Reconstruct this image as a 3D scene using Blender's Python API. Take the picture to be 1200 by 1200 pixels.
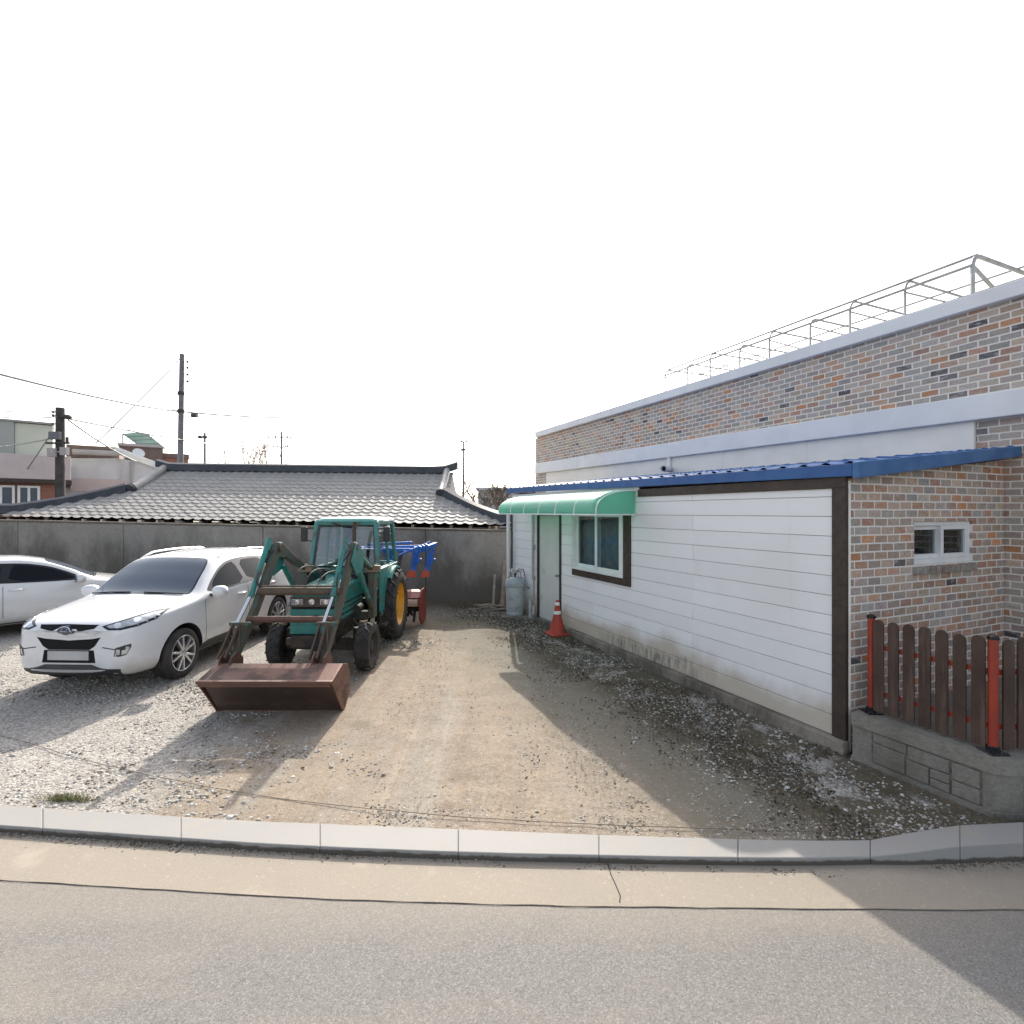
import bpy, bmesh, math, random
import numpy as np
from mathutils import Vector, Matrix, noise as mnoise
from mathutils.bvhtree import BVHTree

random.seed(7); np.random.seed(7)
for o in list(bpy.data.objects): bpy.data.objects.remove(o)
SC = bpy.context.scene
COL = SC.collection
R = math.radians

# ------------------------------------------------------------------ camera, sky, sun, exposure
CAM_H = 2.3
cd = bpy.data.cameras.new('camera'); cam = bpy.data.objects.new('camera', cd); COL.objects.link(cam)
cam.location = (0, 0, CAM_H); cam.rotation_euler = (R(90), 0, 0)
cd.sensor_width = 36; cd.lens = 18; cd.clip_start = 0.05; cd.clip_end = 2000
SC.camera = cam
SC.render.resolution_x = 1024; SC.render.resolution_y = 1024

SUN_DIR = Vector((0.05, -1.62, -1.0)).normalized()
SUN_EL = math.asin(-SUN_DIR.z)
world = bpy.data.worlds.new('World'); SC.world = world; world.use_nodes = True
wn = world.node_tree.nodes; wl = world.node_tree.links
sky = wn.new('ShaderNodeTexSky'); sky.sky_type = 'NISHITA'; sky.sun_disc = False
sky.sun_elevation = SUN_EL; sky.sun_rotation = R(-1.8)
sky.air_density = 0.9; sky.dust_density = 3.5; sky.ozone_density = 0.3; sky.altitude = 50
bg = wn['Background']; bg.inputs['Strength'].default_value = 0.15
hs = wn.new('ShaderNodeHueSaturation'); hs.inputs['Saturation'].default_value = 0.5   # thin white haze over the whole sky
wl.new(sky.outputs['Color'], hs.inputs['Color']); wl.new(hs.outputs['Color'], bg.inputs['Color'])
sd = bpy.data.lights.new('sun', 'SUN'); sun = bpy.data.objects.new('sun', sd); COL.objects.link(sun)
sd.energy = 2.75; sd.angle = R(0.5); sd.color = (1.0, 0.93, 0.82)
sun.rotation_euler = SUN_DIR.to_track_quat('-Z', 'Y').to_euler(); sun.location = (0, 20, 30)
SC.view_settings.view_transform = 'Standard'; SC.view_settings.look = 'None'
SC.view_settings.exposure = 1.22; SC.view_settings.gamma = 1

# ------------------------------------------------------------------ helpers
def at(px, py, Y):
    """world point seen at photo position (px, py) at depth Y"""
    return Vector(((px - 600) / 600 * Y, Y, CAM_H - (py - 600) / 600 * Y))
def on(px, py, z=0.0):
    """world point on the level z seen at photo position (px, py)"""
    Y = 600 * (CAM_H - z) / (py - 600)
    return Vector(((px - 600) / 600 * Y, Y, z))
def V(*a): return Vector(a)

def tag(o, label=None, cat=None, group=None, kind=None):
    if label: o['label'] = label
    if cat: o['category'] = cat
    if group: o['group'] = group
    if kind: o['kind'] = kind
    return o
def thing(name, label, cat, loc=(0, 0, 0), rotz=0, group=None):
    o = bpy.data.objects.new(name, None); COL.objects.link(o)
    o.location = loc; o.rotation_euler = (0, 0, rotz); o.empty_display_size = 0.2
    return tag(o, label, cat, group)
def copy_tree(o, parent=None):
    c = o.copy(); COL.objects.link(c); c.parent = parent
    for ch in list(o.children): copy_tree(ch, c)
    return c

def frame_axes(d):
    d = d.normalized()
    up = Vector((0, 0, 1)) if abs(d.z) < 0.95 else Vector((0, 1, 0))
    s = d.cross(up).normalized(); u = s.cross(d).normalized()
    return d, s, u

class MB:
    def __init__(self): self.v = []; self.f = []; self.mi = []
    def add(self, vs, fs, mi=0):
        b = len(self.v); self.v += [tuple(v) for v in vs]
        for f in fs: self.f.append(tuple(b + i for i in f)); self.mi.append(mi)
        return self
    def box(self, x0, x1, y0, y1, z0, z1, mi=0):
        vs = [(x0,y0,z0),(x1,y0,z0),(x1,y1,z0),(x0,y1,z0),(x0,y0,z1),(x1,y0,z1),(x1,y1,z1),(x0,y1,z1)]
        return self.add(vs, [(0,3,2,1),(4,5,6,7),(0,1,5,4),(1,2,6,5),(2,3,7,6),(3,0,4,7)], mi)
    def bar(self, p0, p1, w, h, mi=0, w1=None, h1=None):
        p0 = Vector(p0); p1 = Vector(p1); d, s, u = frame_axes(p1 - p0)
        w1 = w if w1 is None else w1; h1 = h if h1 is None else h1
        vs = []
        for p, a, b in ((p0, w, h), (p1, w1, h1)):
            for i, j in ((-1,-1),(1,-1),(1,1),(-1,1)): vs.append(p + s*(i*a/2) + u*(j*b/2))
        return self.add(vs, [(0,1,2,3),(7,6,5,4),(0,4,5,1),(1,5,6,2),(2,6,7,3),(3,7,4,0)], mi)
    def tube(self, pts, r, n=8, mi=0, cap=True):
        pts = [Vector(p) for p in pts]; m = len(pts)
        rs = r if isinstance(r, (list, tuple)) else [r]*m
        d, s, u = frame_axes(pts[1] - pts[0]); vs = []; fs = []
        for k in range(m):
            t = (pts[min(k+1, m-1)] - pts[max(k-1, 0)]).normalized()
            s = (s - t*s.dot(t)).normalized(); u = s.cross(t)
            for i in range(n):
                a = 2*math.pi*i/n
                vs.append(pts[k] + (s*math.cos(a) + u*math.sin(a))*rs[k])
        for k in range(m-1):
            for i in range(n):
                j = (i+1) % n
                fs.append((k*n+i, k*n+j, (k+1)*n+j, (k+1)*n+i))
        if cap: fs.append(tuple(range(n))[::-1]); fs.append(tuple((m-1)*n+i for i in range(n)))
        return self.add(vs, fs, mi)
    def lathe(self, prof, c, axis, n=24, mi=0, cap=True):
        c = Vector(c); d, s, u = frame_axes(Vector(axis)); vs = []; fs = []; m = len(prof)
        for (r, h) in prof:
            for i in range(n):
                a = 2*math.pi*i/n
                vs.append(c + d*h + (s*math.cos(a) + u*math.sin(a))*r)
        for k in range(m-1):
            for i in range(n):
                j = (i+1) % n
                fs.append((k*n+i, (k+1)*n+i, (k+1)*n+j, k*n+j))
        if cap:
            if prof[0][0] > 1e-4: fs.append(tuple(range(n)))
            if prof[-1][0] > 1e-4: fs.append(tuple((m-1)*n+i for i in range(n))[::-1])
        return self.add(vs, fs, mi)
    def prism(self, poly, ext, mi=0):
        poly = [Vector(p) for p in poly]; e = Vector(ext); n = len(poly)
        vs = poly + [p + e for p in poly]
        fs = [tuple(range(n))[::-1], tuple(range(n, 2*n))]
        for i in range(n):
            j = (i+1) % n; fs.append((i, j, n+j, n+i))
        return self.add(vs, fs, mi)
    def sheet(self, rows, mi=0):
        nu = len(rows[0]); vs = [p for r in rows for p in r]; fs = []
        for a in range(len(rows)-1):
            for b in range(nu-1):
                fs.append((a*nu+b, a*nu+b+1, (a+1)*nu+b+1, (a+1)*nu+b))
        return self.add(vs, fs, mi)
    def build(self, name, m, parent=None, smooth=False, bevel=0, ang=35, seg=2, fix=True):
        me = bpy.data.meshes.new(name); me.from_pydata(self.v, [], self.f)
        ms = m if isinstance(m, (list, tuple)) else [m]
        for q in ms: me.materials.append(q)
        if len(ms) > 1: me.polygons.foreach_set('material_index', self.mi)
        if fix:
            bm = bmesh.new(); bm.from_mesh(me); bmesh.ops.recalc_face_normals(bm, faces=bm.faces[:]); bm.to_mesh(me); bm.free()
        if smooth:
            me.shade_smooth(); me.set_sharp_from_angle(angle=R(ang))
        me.update()
        o = bpy.data.objects.new(name, me); COL.objects.link(o)
        if parent: o.parent = parent
        if bevel:
            b = o.modifiers.new('bevel', 'BEVEL'); b.width = bevel; b.segments = seg; b.limit_method = 'ANGLE'; b.angle_limit = R(40)
        return o

def struct(o): o['kind'] = 'structure'; return o

def pchip(xs, ys):
    xs = np.array(xs, float); ys = np.array(ys, float); h = np.diff(xs); dl = np.diff(ys)/h
    d = np.zeros_like(ys)
    for i in range(1, len(xs)-1):
        if dl[i-1]*dl[i] > 0:
            w1 = 2*h[i]+h[i-1]; w2 = h[i]+2*h[i-1]; d[i] = (w1+w2)/(w1/dl[i-1]+w2/dl[i])
    d[0] = dl[0]; d[-1] = dl[-1]
    def f(x):
        x = min(max(x, xs[0]), xs[-1]); i = min(max(int(np.searchsorted(xs, x))-1, 0), len(xs)-2)
        t = (x-xs[i])/h[i]
        return float((2*t**3-3*t**2+1)*ys[i]+(t**3-2*t**2+t)*h[i]*d[i]+(-2*t**3+3*t**2)*ys[i+1]+(t**3-t**2)*h[i]*d[i+1])
    return f
def curve(pairs): return pchip([p[0] for p in pairs], [p[1] for p in pairs])

# ------------------------------------------------------------------ materials
class NT:
    def __init__(self, name):
        self.m = bpy.data.materials.new(name); self.m.use_nodes = True
        self.t = self.m.node_tree; self.n = self.t.nodes; self.l = self.t.links
        self.b = self.n['Principled BSDF']; self.out = self.n['Material Output']
    def node(self, ty, **kw):
        n = self.n.new(ty)
        for k, v in kw.items(): setattr(n, k, v)
        return n
    def put(self, sock, v):
        if v is None: return
        if hasattr(v, 'is_output'): self.l.new(v, sock)
        elif isinstance(v, (tuple, list)) and sock.type == 'RGBA' and len(v) == 3: sock.default_value = (*v, 1)
        else: sock.default_value = v
    def math(self, op, a, b=None, c=None, clamp=False):
        n = self.node('ShaderNodeMath', operation=op, use_clamp=clamp)
        self.put(n.inputs[0], a); self.put(n.inputs[1], b)
        if c is not None: self.put(n.inputs[2], c)
        return n.outputs[0]
    def coord(self, kind='Object'):
        if kind == 'Position': return self.node('ShaderNodeNewGeometry').outputs['Position']
        return self.node('ShaderNodeTexCoord').outputs[kind]
    def scale(self, vec, s):
        n = self.node('ShaderNodeMapping'); self.put(n.inputs['Vector'], vec); n.inputs['Scale'].default_value = s
        return n.outputs[0]
    def noise(self, vec, sc, det=4, rough=0.55, w=0):
        n = self.node('ShaderNodeTexNoise'); self.put(n.inputs['Vector'], vec)
        n.inputs['Scale'].default_value = sc; n.inputs['Detail'].default_value = det; n.inputs['Roughness'].default_value = rough
        if w: n.noise_dimensions = '4D'; n.inputs['W'].default_value = w
        return n.outputs['Fac']
    def step(self, v, lo, hi):
        n = self.node('ShaderNodeMapRange', interpolation_type='SMOOTHSTEP'); self.put(n.inputs['Value'], v)
        n.inputs['From Min'].default_value = lo; n.inputs['From Max'].default_value = hi
        return n.outputs[0]
    def lin(self, v, lo, hi, a=0.0, b=1.0):
        n = self.node('ShaderNodeMapRange'); self.put(n.inputs['Value'], v)
        n.inputs['From Min'].default_value = lo; n.inputs['From Max'].default_value = hi
        n.inputs['To Min'].default_value = a; n.inputs['To Max'].default_value = b
        return n.outputs[0]
    def mix(self, f, a, b, mode='MIX'):
        n = self.node('ShaderNodeMix', data_type='RGBA', blend_type=mode)
        self.put(n.inputs[0], f); self.put(n.inputs[6], a); self.put(n.inputs[7], b)
        return n.outputs[2]
    def ramp(self, f, stops, interp='LINEAR'):
        n = self.node('ShaderNodeValToRGB'); self.put(n.inputs[0], f); cr = n.color_ramp; cr.interpolation = interp
        while len(cr.elements) < len(stops): cr.elements.new(0.5)
        for e, (p, c) in zip(cr.elements, stops): e.position = p; e.color = (*c, 1)
        return n.outputs[0]
    def sep(self, vec):
        n = self.node('ShaderNodeSeparateXYZ'); self.put(n.inputs[0], vec); return n.outputs
    def comb(self, x, y, z=0.0):
        n = self.node('ShaderNodeCombineXYZ')
        for i, v in enumerate((x, y, z)): self.put(n.inputs[i], v)
        return n.outputs[0]
    def voro(self, vec, sc, feature='F1', rnd=1.0):
        n = self.node('ShaderNodeTexVoronoi', feature=feature); self.put(n.inputs['Vector'], vec)
        n.inputs['Scale'].default_value = sc; n.inputs['Randomness'].default_value = rnd
        return n.outputs
    def bump(self, h, strength=0.3, dist=0.01, prev=None):
        n = self.node('ShaderNodeBump'); self.put(n.inputs['Height'], h)
        n.inputs['Strength'].default_value = strength; n.inputs['Distance'].default_value = dist
        if prev is not None: self.put(n.inputs['Normal'], prev)
        return n.outputs[0]
    def fin(self, col=None, rough=None, metal=None, normal=None, coat=None, spec=None):
        b = self.b.inputs
        self.put(b['Base Color'], col); self.put(b['Roughness'], rough); self.put(b['Metallic'], metal)
        if normal is not None: self.put(b['Normal'], normal)
        if coat is not None: self.put(b['Coat Weight'], coat); b['Coat Roughness'].default_value = 0.04
        if spec is not None: self.put(b['Specular IOR Level'], spec)
        return self.m

def mat(name, c1, c2=None, ns=4, rough=0.6, metal=0.0, bump=0.0, bs=60, coat=None, spec=None, c3=None, n3=1.5, t3=0.55, s3=None, soft=0.07, kind='Object', ior=None):
    N = NT(name); co = N.coord(kind)
    col = tuple(c1)
    if c2 is not None: col = N.mix(N.step(N.noise(co, ns, 5), 0.35, 0.65), c1, c2)
    r = rough
    if c3 is not None:
        cc = N.scale(co, s3) if s3 else co
        k = N.step(N.noise(cc, n3, 8, 0.65, 3.7), t3-soft, t3+soft)
        col = N.mix(k, col, c3); r = N.lin(k, 0, 1, rough, max(rough, 0.75))
    nm = N.bump(N.noise(co, bs, 4), bump, 0.01) if bump else None
    if ior: N.b.inputs['IOR'].default_value = ior
    return N.fin(col, r, metal, nm, coat, spec)

def brick_mat(name, axis, warm=0.0, bw=0.205, bh=0.083, mort=0.0145):
    N = NT(name); co = N.coord('Object'); s = N.sep(co)
    u = s[0] if axis == 'x' else s[1]; v = s[2]
    wob = N.noise(co, 3.0, 2); u = N.math('ADD', u, N.math('MULTIPLY', N.math('SUBTRACT', wob, 0.5), 0.02))
    v = N.math('ADD', v, N.math('MULTIPLY', N.math('SUBTRACT', N.noise(co, 2.3, 2, 0.5, 2.2), 0.5), 0.012))
    rv = N.math('DIVIDE', v, bh); row = N.math('FLOOR', rv)
    off = N.math('MULTIPLY', N.math('MODULO', N.math('ADD', row, 200), 2), 0.5)
    cu = N.math('ADD', N.math('DIVIDE', u, bw), off); colm = N.math('FLOOR', cu)
    fu = N.math('FRACT', cu); fv = N.math('FRACT', rv)
    du = N.math('MULTIPLY', N.math('MINIMUM', fu, N.math('SUBTRACT', 1, fu)), bw)
    dv = N.math('MULTIPLY', N.math('MINIMUM', fv, N.math('SUBTRACT', 1, fv)), bh)
    d = N.math('MINIMUM', du, dv)
    d = N.math('ADD', d, N.math('MULTIPLY', N.math('SUBTRACT', N.noise(co, 45, 3), 0.5), 0.006))
    mask = N.step(d, mort*0.40, mort*0.72)
    wn_ = N.node('ShaderNodeTexWhiteNoise', noise_dimensions='2D'); N.put(wn_.inputs['Vector'], N.comb(colm, row))
    rnd = wn_.outputs['Value']
    wn2 = N.node('ShaderNodeTexWhiteNoise', noise_dimensions='3D'); N.put(wn2.inputs['Vector'], N.comb(colm, row, 7.3))
    col = N.ramp(rnd, [(0.0, (0.439,0.374,0.314)), (0.16, (0.366,0.345,0.319)), (0.29, (0.488,0.374,0.280)), (0.45, (0.403,0.351,0.308)),
                       (0.60, (0.488,0.287,0.190)), (0.70, (0.415,0.234,0.168)), (0.77, (0.561,0.252,0.112)), (0.83, (0.378,0.298,0.274)), (0.905, (0.464,0.351,0.302)), (0.968, (0.104,0.094,0.101))], 'CONSTANT')
    if warm:
        wn3 = N.node('ShaderNodeTexWhiteNoise', noise_dimensions='3D'); N.put(wn3.inputs['Vector'], N.comb(colm, row, 3.1))
        col = N.mix(N.math('MULTIPLY', N.step(wn3.outputs['Value'], 0.45, 0.75), 0.45), col, (0.42,0.24,0.15))
    # burnt ends and lime smears inside a brick
    sm = N.noise(N.comb(N.math('MULTIPLY', u, 9), N.math('MULTIPLY', v, 22), N.math('MULTIPLY', rnd, 40)), 1.0, 4, 0.7)
    col = N.mix(N.math('MULTIPLY', N.step(sm, 0.46, 0.70), 0.65), col, (0.50,0.46,0.42))
    col = N.mix(N.math('MULTIPLY', N.step(N.noise(co, 34, 4, 0.7), 0.52, 0.68), 0.55), col, (0.17,0.135,0.12))
    br = N.lin(wn2.outputs['Value'], 0, 1, 0.78, 1.15)
    col = N.mix(1.0, col, N.comb(br, br, br), 'MULTIPLY')
    wth = N.step(N.noise(N.scale(co, (1, 1, 0.6)), 0.9, 6, 0.65, 4.2), 0.46, 0.66)
    col = N.mix(N.math('MULTIPLY', wth, 0.30*(1-0.8*warm)), col, (0.40,0.385,0.36))
    strk = N.step(N.noise(N.scale(co, (4.5, 4.5, 0.4)), 1.0, 6, 0.65, 6.1), 0.56, 0.74)
    col = N.mix(N.math('MULTIPLY', strk, 0.30), col, (0.16,0.14,0.125))
    mo = N.mix(N.noise(co, 12, 4), (0.72,0.68,0.62), (0.80,0.75,0.69))
    col = N.mix(mask, mo, col)
    h = N.math('ADD', N.math('MULTIPLY', mask, 0.6), N.math('MULTIPLY', N.noise(co, 90, 4), 0.25))
    return N.fin(col, 0.85, 0, N.bump(h, 0.55, 0.012), None, 0.25)

def glass_mat(name, tint=(0.5,0.56,0.55), base=0.07):
    N = NT(name)
    tr = N.node('ShaderNodeBsdfTransparent'); tr.inputs[0].default_value = (*tint, 1)
    gl = N.node('ShaderNodeBsdfGlossy'); gl.inputs['Roughness'].default_value = 0.03; gl.inputs[0].default_value = (0.92,0.95,0.97,1)
    lw = N.node('ShaderNodeFresnel'); lw.inputs['IOR'].default_value = 1.5
    geo = N.node('ShaderNodeNewGeometry')   # reflect on the outer face only
    f = N.math('MULTIPLY', N.math('ADD', lw.outputs[0], base, clamp=True), N.math('SUBTRACT', 1.0, geo.outputs['Backfacing']))
    mx = N.node('ShaderNodeMixShader'); N.put(mx.inputs[0], f)
    N.l.new(tr.outputs[0], mx.inputs[1]); N.l.new(gl.outputs[0], mx.inputs[2]); N.l.new(mx.outputs[0], N.out.inputs['Surface'])
    return N.m

M = {}
def make_materials():
    M['brick_x'] = brick_mat('brick facing along the wall', 'x')
    M['brick_y'] = brick_mat('brick facing on the end wall', 'y', 1.0)
    M['glass'] = glass_mat('window glass', (0.78,0.84,0.85), 0.02)
    M['cab_glass'] = glass_mat('cab glass', (0.82,0.86,0.86), 0.05)
    M['car_glass'] = mat('tinted car glass', (0.085,0.105,0.135), rough=0.06, spec=0.5)
    M['side_glass'] = mat('dark side glass', (0.012,0.014,0.017), rough=0.05, spec=0.5, ior=1.16)
    M['grille_black'] = mat('matt grille black', (0.012,0.012,0.012), rough=0.7, spec=0.15)
    M['white_paint'] = mat('white car paint', (0.80,0.80,0.80), rough=0.28, coat=1.0)
    def dirty_paint(name, c):
        N = NT(name); co = N.coord(); z = N.sep(co)[2]
        k = N.math('MULTIPLY', N.step(N.math('ADD', z, N.math('MULTIPLY', N.noise(co, 3.5, 6, 0.65), -0.55)), 0.32, -0.06), 0.45)
        sp = N.math('MULTIPLY', N.step(N.noise(co, 30, 5, 0.7), 0.58, 0.72), 0.10)
        col = N.mix(N.math('ADD', k, sp, clamp=True), c, (0.34,0.29,0.23))
        return N.fin(col, N.lin(k, 0, 0.4, 0.25, 0.6), 0, None, 0.9)
    M['white_paint'] = dirty_paint('white car paint with road dust', (0.70,0.70,0.71))
    M['pearl_paint'] = dirty_paint('pearl white car paint with road dust', (0.64,0.64,0.635))
    M['black_plastic'] = mat('black plastic', (0.025,0.025,0.027), (0.035,0.035,0.035), 8, rough=0.55)
    M['gloss_black'] = mat('gloss black', (0.012,0.012,0.014), rough=0.15)
    M['rubber'] = mat('tyre rubber', (0.022,0.022,0.022), (0.05,0.045,0.04), 5, rough=0.85, bump=0.3, bs=80)
    M['muddy_rubber'] = mat('muddy tyre rubber', (0.025,0.024,0.023), (0.05,0.045,0.04), 6, rough=0.9, bump=0.4, bs=60, c3=(0.20,0.16,0.12), n3=5, t3=0.66)
    M['alloy'] = mat('alloy wheel', (0.62,0.62,0.63), rough=0.3, metal=0.85)
    M['chrome'] = mat('chrome', (0.8,0.8,0.82), rough=0.08, metal=1.0)
    M['lamp'] = mat('headlamp lens', (0.55,0.58,0.60), (0.30,0.32,0.34), 9, rough=0.06, metal=0.5, coat=1.0)
    M['lamp_white'] = mat('lamp reflector', (0.85,0.85,0.86), rough=0.1, metal=0.6)
    M['plate'] = mat('blank number plate', (0.40,0.40,0.39), (0.46,0.46,0.45), 3, rough=0.4)
    M['emblem'] = mat('emblem blue', (0.03,0.045,0.10), rough=0.2, metal=0.3, coat=1)
    M['tar'] = mat('tar joint', (0.17,0.145,0.115), (0.23,0.195,0.155), 20, rough=0.9)
    M['shadow_gap'] = mat('panel gap', (0.02,0.02,0.02), rough=0.9)
    M['dark'] = mat('dark metal', (0.03,0.03,0.03), (0.07,0.055,0.04), 6, rough=0.7, metal=0.3, bump=0.2)
    M['teal'] = mat('tractor teal paint', (0.022,0.190,0.165), (0.035,0.225,0.195), 3, rough=0.42, coat=0.25, c3=(0.085,0.085,0.065), n3=6, t3=0.585, soft=0.12)
    M['teal_faded'] = mat('faded teal roof paint', (0.10,0.33,0.28), (0.16,0.40,0.34), 3, rough=0.35, coat=0.4)
    M['teal_rust'] = mat('rusty teal paint', (0.035,0.105,0.085), (0.060,0.088,0.068), 7, rough=0.6, bump=0.25, bs=70, c3=(0.085,0.068,0.047), n3=7, t3=0.475, s3=(1,0.7,0.7))
    M['rust'] = mat('brown rusted steel', (0.15,0.068,0.046), (0.10,0.052,0.038), 3.5, rough=0.62, metal=0.15, bump=0.25, bs=55, c3=(0.21,0.12,0.085), n3=6, t3=0.62)
    M['bucket'] = mat('brown bucket paint', (0.17,0.068,0.046), (0.125,0.058,0.04), 3, rough=0.5, metal=0.1, bump=0.2, bs=40, c3=(0.08,0.05,0.038), n3=3, t3=0.55, s3=(1,1,2))
    M['rust_post'] = mat('rusty dark steel', (0.075,0.056,0.04), (0.105,0.075,0.05), 8, rough=0.8, bump=0.3)
    M['rod'] = mat('hydraulic rod', (0.72,0.74,0.78), rough=0.18, metal=1.0)
    M['yellow'] = mat('yellow rim paint', (0.78,0.36,0.012), (0.62,0.29,0.015), 6, rough=0.45, c3=(0.25,0.14,0.05), n3=6, t3=0.66)
    M['red'] = mat('red implement paint', (0.28,0.035,0.02), (0.20,0.035,0.025), 5, rough=0.5, c3=(0.14,0.08,0.05), n3=5, t3=0.6)
    M['red_orange'] = mat('orange red paint', (0.50,0.06,0.025), rough=0.45)
    M['blue_paint'] = mat('blue implement paint', (0.02,0.12,0.48), (0.03,0.17,0.55), 5, rough=0.45)
    M['tan'] = mat('tan steel box', (0.30,0.22,0.14), (0.2,0.14,0.09), 6, rough=0.7)
    M['wood_dark'] = mat('dark brown trim', (0.035,0.024,0.018), (0.055,0.038,0.028), 12, rough=0.6, bump=0.2)
    M['picket'] = mat('stained wooden picket', (0.045,0.024,0.016), (0.075,0.042,0.029), 3, rough=0.65, bump=0.3, bs=40, c3=(0.11,0.07,0.052), n3=11, t3=0.57, s3=(1,1,0.08))
    M['fence_red'] = mat('red fence post', (0.34,0.038,0.016), (0.27,0.034,0.018), 4, rough=0.4)
    M['pvc'] = mat('white pvc frame', (0.78,0.79,0.78), (0.70,0.71,0.70), 3, rough=0.35)
    M['door'] = mat('grey painted door', (0.62,0.63,0.59), (0.57,0.58,0.545), 2, rough=0.45, c3=(0.42,0.41,0.36), n3=2, t3=0.68)
    M['blue_roof'] = mat('blue painted steel roof', (0.016,0.080,0.255), (0.028,0.108,0.30), 4, rough=0.5)
    M['blue_fade'] = mat('faded blue steel fascia', (0.028,0.112,0.28), (0.05,0.15,0.33), 4, rough=0.38)
    M['coping'] = mat('pale blue grey coping', (0.74,0.745,0.755), (0.68,0.685,0.70), 2, rough=0.5, c3=(0.44,0.46,0.50), n3=3, t3=0.68, s3=(1,1,0.3))
    M['band'] = mat('cream plaster band', (0.86,0.82,0.75), (0.80,0.765,0.70), 2, rough=0.7, c3=(0.42,0.41,0.38), n3=4, t3=0.70, s3=(1,1,0.15))
    M['steel'] = mat('galvanised pipe', (0.42,0.42,0.41), (0.34,0.325,0.30), 5, rough=0.5, metal=0.5)
    M['cone'] = mat('red traffic cone', (0.42,0.045,0.022), (0.33,0.045,0.025), 6, rough=0.6, c3=(0.18,0.08,0.055), n3=5, t3=0.62)
    M['cone_band'] = mat('white reflective band', (0.75,0.74,0.72), rough=0.4)
    M['gas'] = mat('scuffed grey gas bottle', (0.46,0.48,0.48), (0.40,0.42,0.42), 5, rough=0.55, c3=(0.20,0.26,0.27), n3=7, t3=0.58)
    M['pole'] = mat('concrete pole', (0.17,0.175,0.19), (0.13,0.135,0.15), 4, rough=0.8)
    M['pole_dark'] = mat('dark pole', (0.04,0.038,0.036), (0.07,0.06,0.055), 4, rough=0.8)
    M['lot_line'] = mat('dusty dark cable', (0.11,0.095,0.08), rough=0.9)
    M['line'] = mat('black cable', (0.03,0.03,0.03), rough=0.6)
    M['wire_grey'] = mat('grey overhead wire', (0.20,0.20,0.205), rough=0.6)
    M['bark'] = mat('bark', (0.11,0.08,0.06), (0.16,0.12,0.09), 6, rough=0.9)
    M['twig'] = mat('pale bare twigs', (0.34,0.31,0.29), (0.40,0.36,0.33), 6, rough=0.9)
    M['ridge'] = mat('dark ridge tile', (0.022,0.026,0.036), (0.04,0.045,0.055), 5, rough=0.5)
    M['pink'] = mat('pink grey plaster', (0.56,0.48,0.47), (0.52,0.45,0.44), 2, rough=0.8)
    M['white_wall'] = mat('white plaster', (0.60,0.60,0.62), (0.54,0.54,0.56), 1.5, rough=0.8, c3=(0.44,0.44,0.45), n3=1.5, t3=0.62, s3=(1,1,0.3))
    M['cream'] = mat('pale green cream panel', (0.58,0.60,0.50), (0.55,0.57,0.48), 2, rough=0.7)
    M['far_brick'] = mat('red brown brick', (0.30,0.14,0.10), (0.25,0.12,0.09), 9, rough=0.9)
    M['dark_brick'] = mat('dark brown masonry', (0.14,0.10,0.09), (0.18,0.13,0.11), 6, rough=0.9)
    M['far_grey'] = mat('pale far wall', (0.36,0.34,0.34), (0.42,0.39,0.38), 1, rough=0.9)
    M['panel_green'] = mat('solar panel', (0.015,0.085,0.06), (0.025,0.12,0.085), 2, rough=0.55, spec=0.2)
    M['old_wood'] = mat('weathered plank', (0.22,0.18,0.14), (0.30,0.26,0.21), 6, rough=0.85)
    M['rope'] = mat('grey cloth wrap', (0.32,0.36,0.40), (0.42,0.45,0.47), 8, rough=0.9, bump=0.4)
    M['grass'] = mat('dry green grass', (0.11,0.14,0.035), (0.20,0.18,0.07), 9, rough=0.8)
    M['room'] = mat('dim plaster', (0.35,0.34,0.32), rough=0.9)
    M['curtain'] = mat('blue grey curtain', (0.26,0.31,0.33), (0.36,0.41,0.42), 6, rough=0.8)
    M['roof_slab'] = mat('roof screed', (0.35,0.36,0.36), rough=0.8)
    # awning: translucent green sheet
    N = NT('green translucent sheet'); co = N.coord()
    tr = N.node('ShaderNodeBsdfTransparent'); tr.inputs[0].default_value = (0.30,0.70,0.56,1)
    tl = N.node('ShaderNodeBsdfTranslucent'); N.put(tl.inputs[0], N.mix(N.noise(co, 4, 4), (0.34,0.80,0.66), (0.42,0.86,0.74)))
    df = N.node('ShaderNodeBsdfPrincipled'); df.inputs['Base Color'].default_value = (0.40,0.74,0.63,1); df.inputs['Roughness'].default_value = 0.25
    a = N.node('ShaderNodeMixShader'); a.inputs[0].default_value = 0.72; N.l.new(tr.outputs[0], a.inputs[1]); N.l.new(tl.outputs[0], a.inputs[2])
    b = N.node('ShaderNodeMixShader'); b.inputs[0].default_value = 0.32; N.l.new(a.outputs[0], b.inputs[1]); N.l.new(df.outputs[0], b.inputs[2])
    N.l.new(b.outputs[0], N.out.inputs['Surface']); M['awning'] = N.m
    # white siding boards with dirt splashed up from the ground
    N = NT('white siding board'); co = N.coord(); s = N.sep(co)
    col = N.mix(N.noise(co, 1.2, 4), (0.86,0.86,0.86), (0.82,0.82,0.825))
    wb_ = N.node('ShaderNodeTexWhiteNoise', noise_dimensions='2D'); N.put(wb_.inputs['Vector'], N.comb(N.math('FLOOR', N.math('DIVIDE', N.math('SUBTRACT', s[2], 0.13), 0.1935)), N.math('FLOOR', N.math('MULTIPLY', N.math('ADD', s[0], 1.95), 0.42))))
    bt = N.lin(wb_.outputs['Value'], 0, 1, 0.94, 1.0); col = N.mix(1.0, col, N.comb(bt, bt, bt), 'MULTIPLY')
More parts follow.
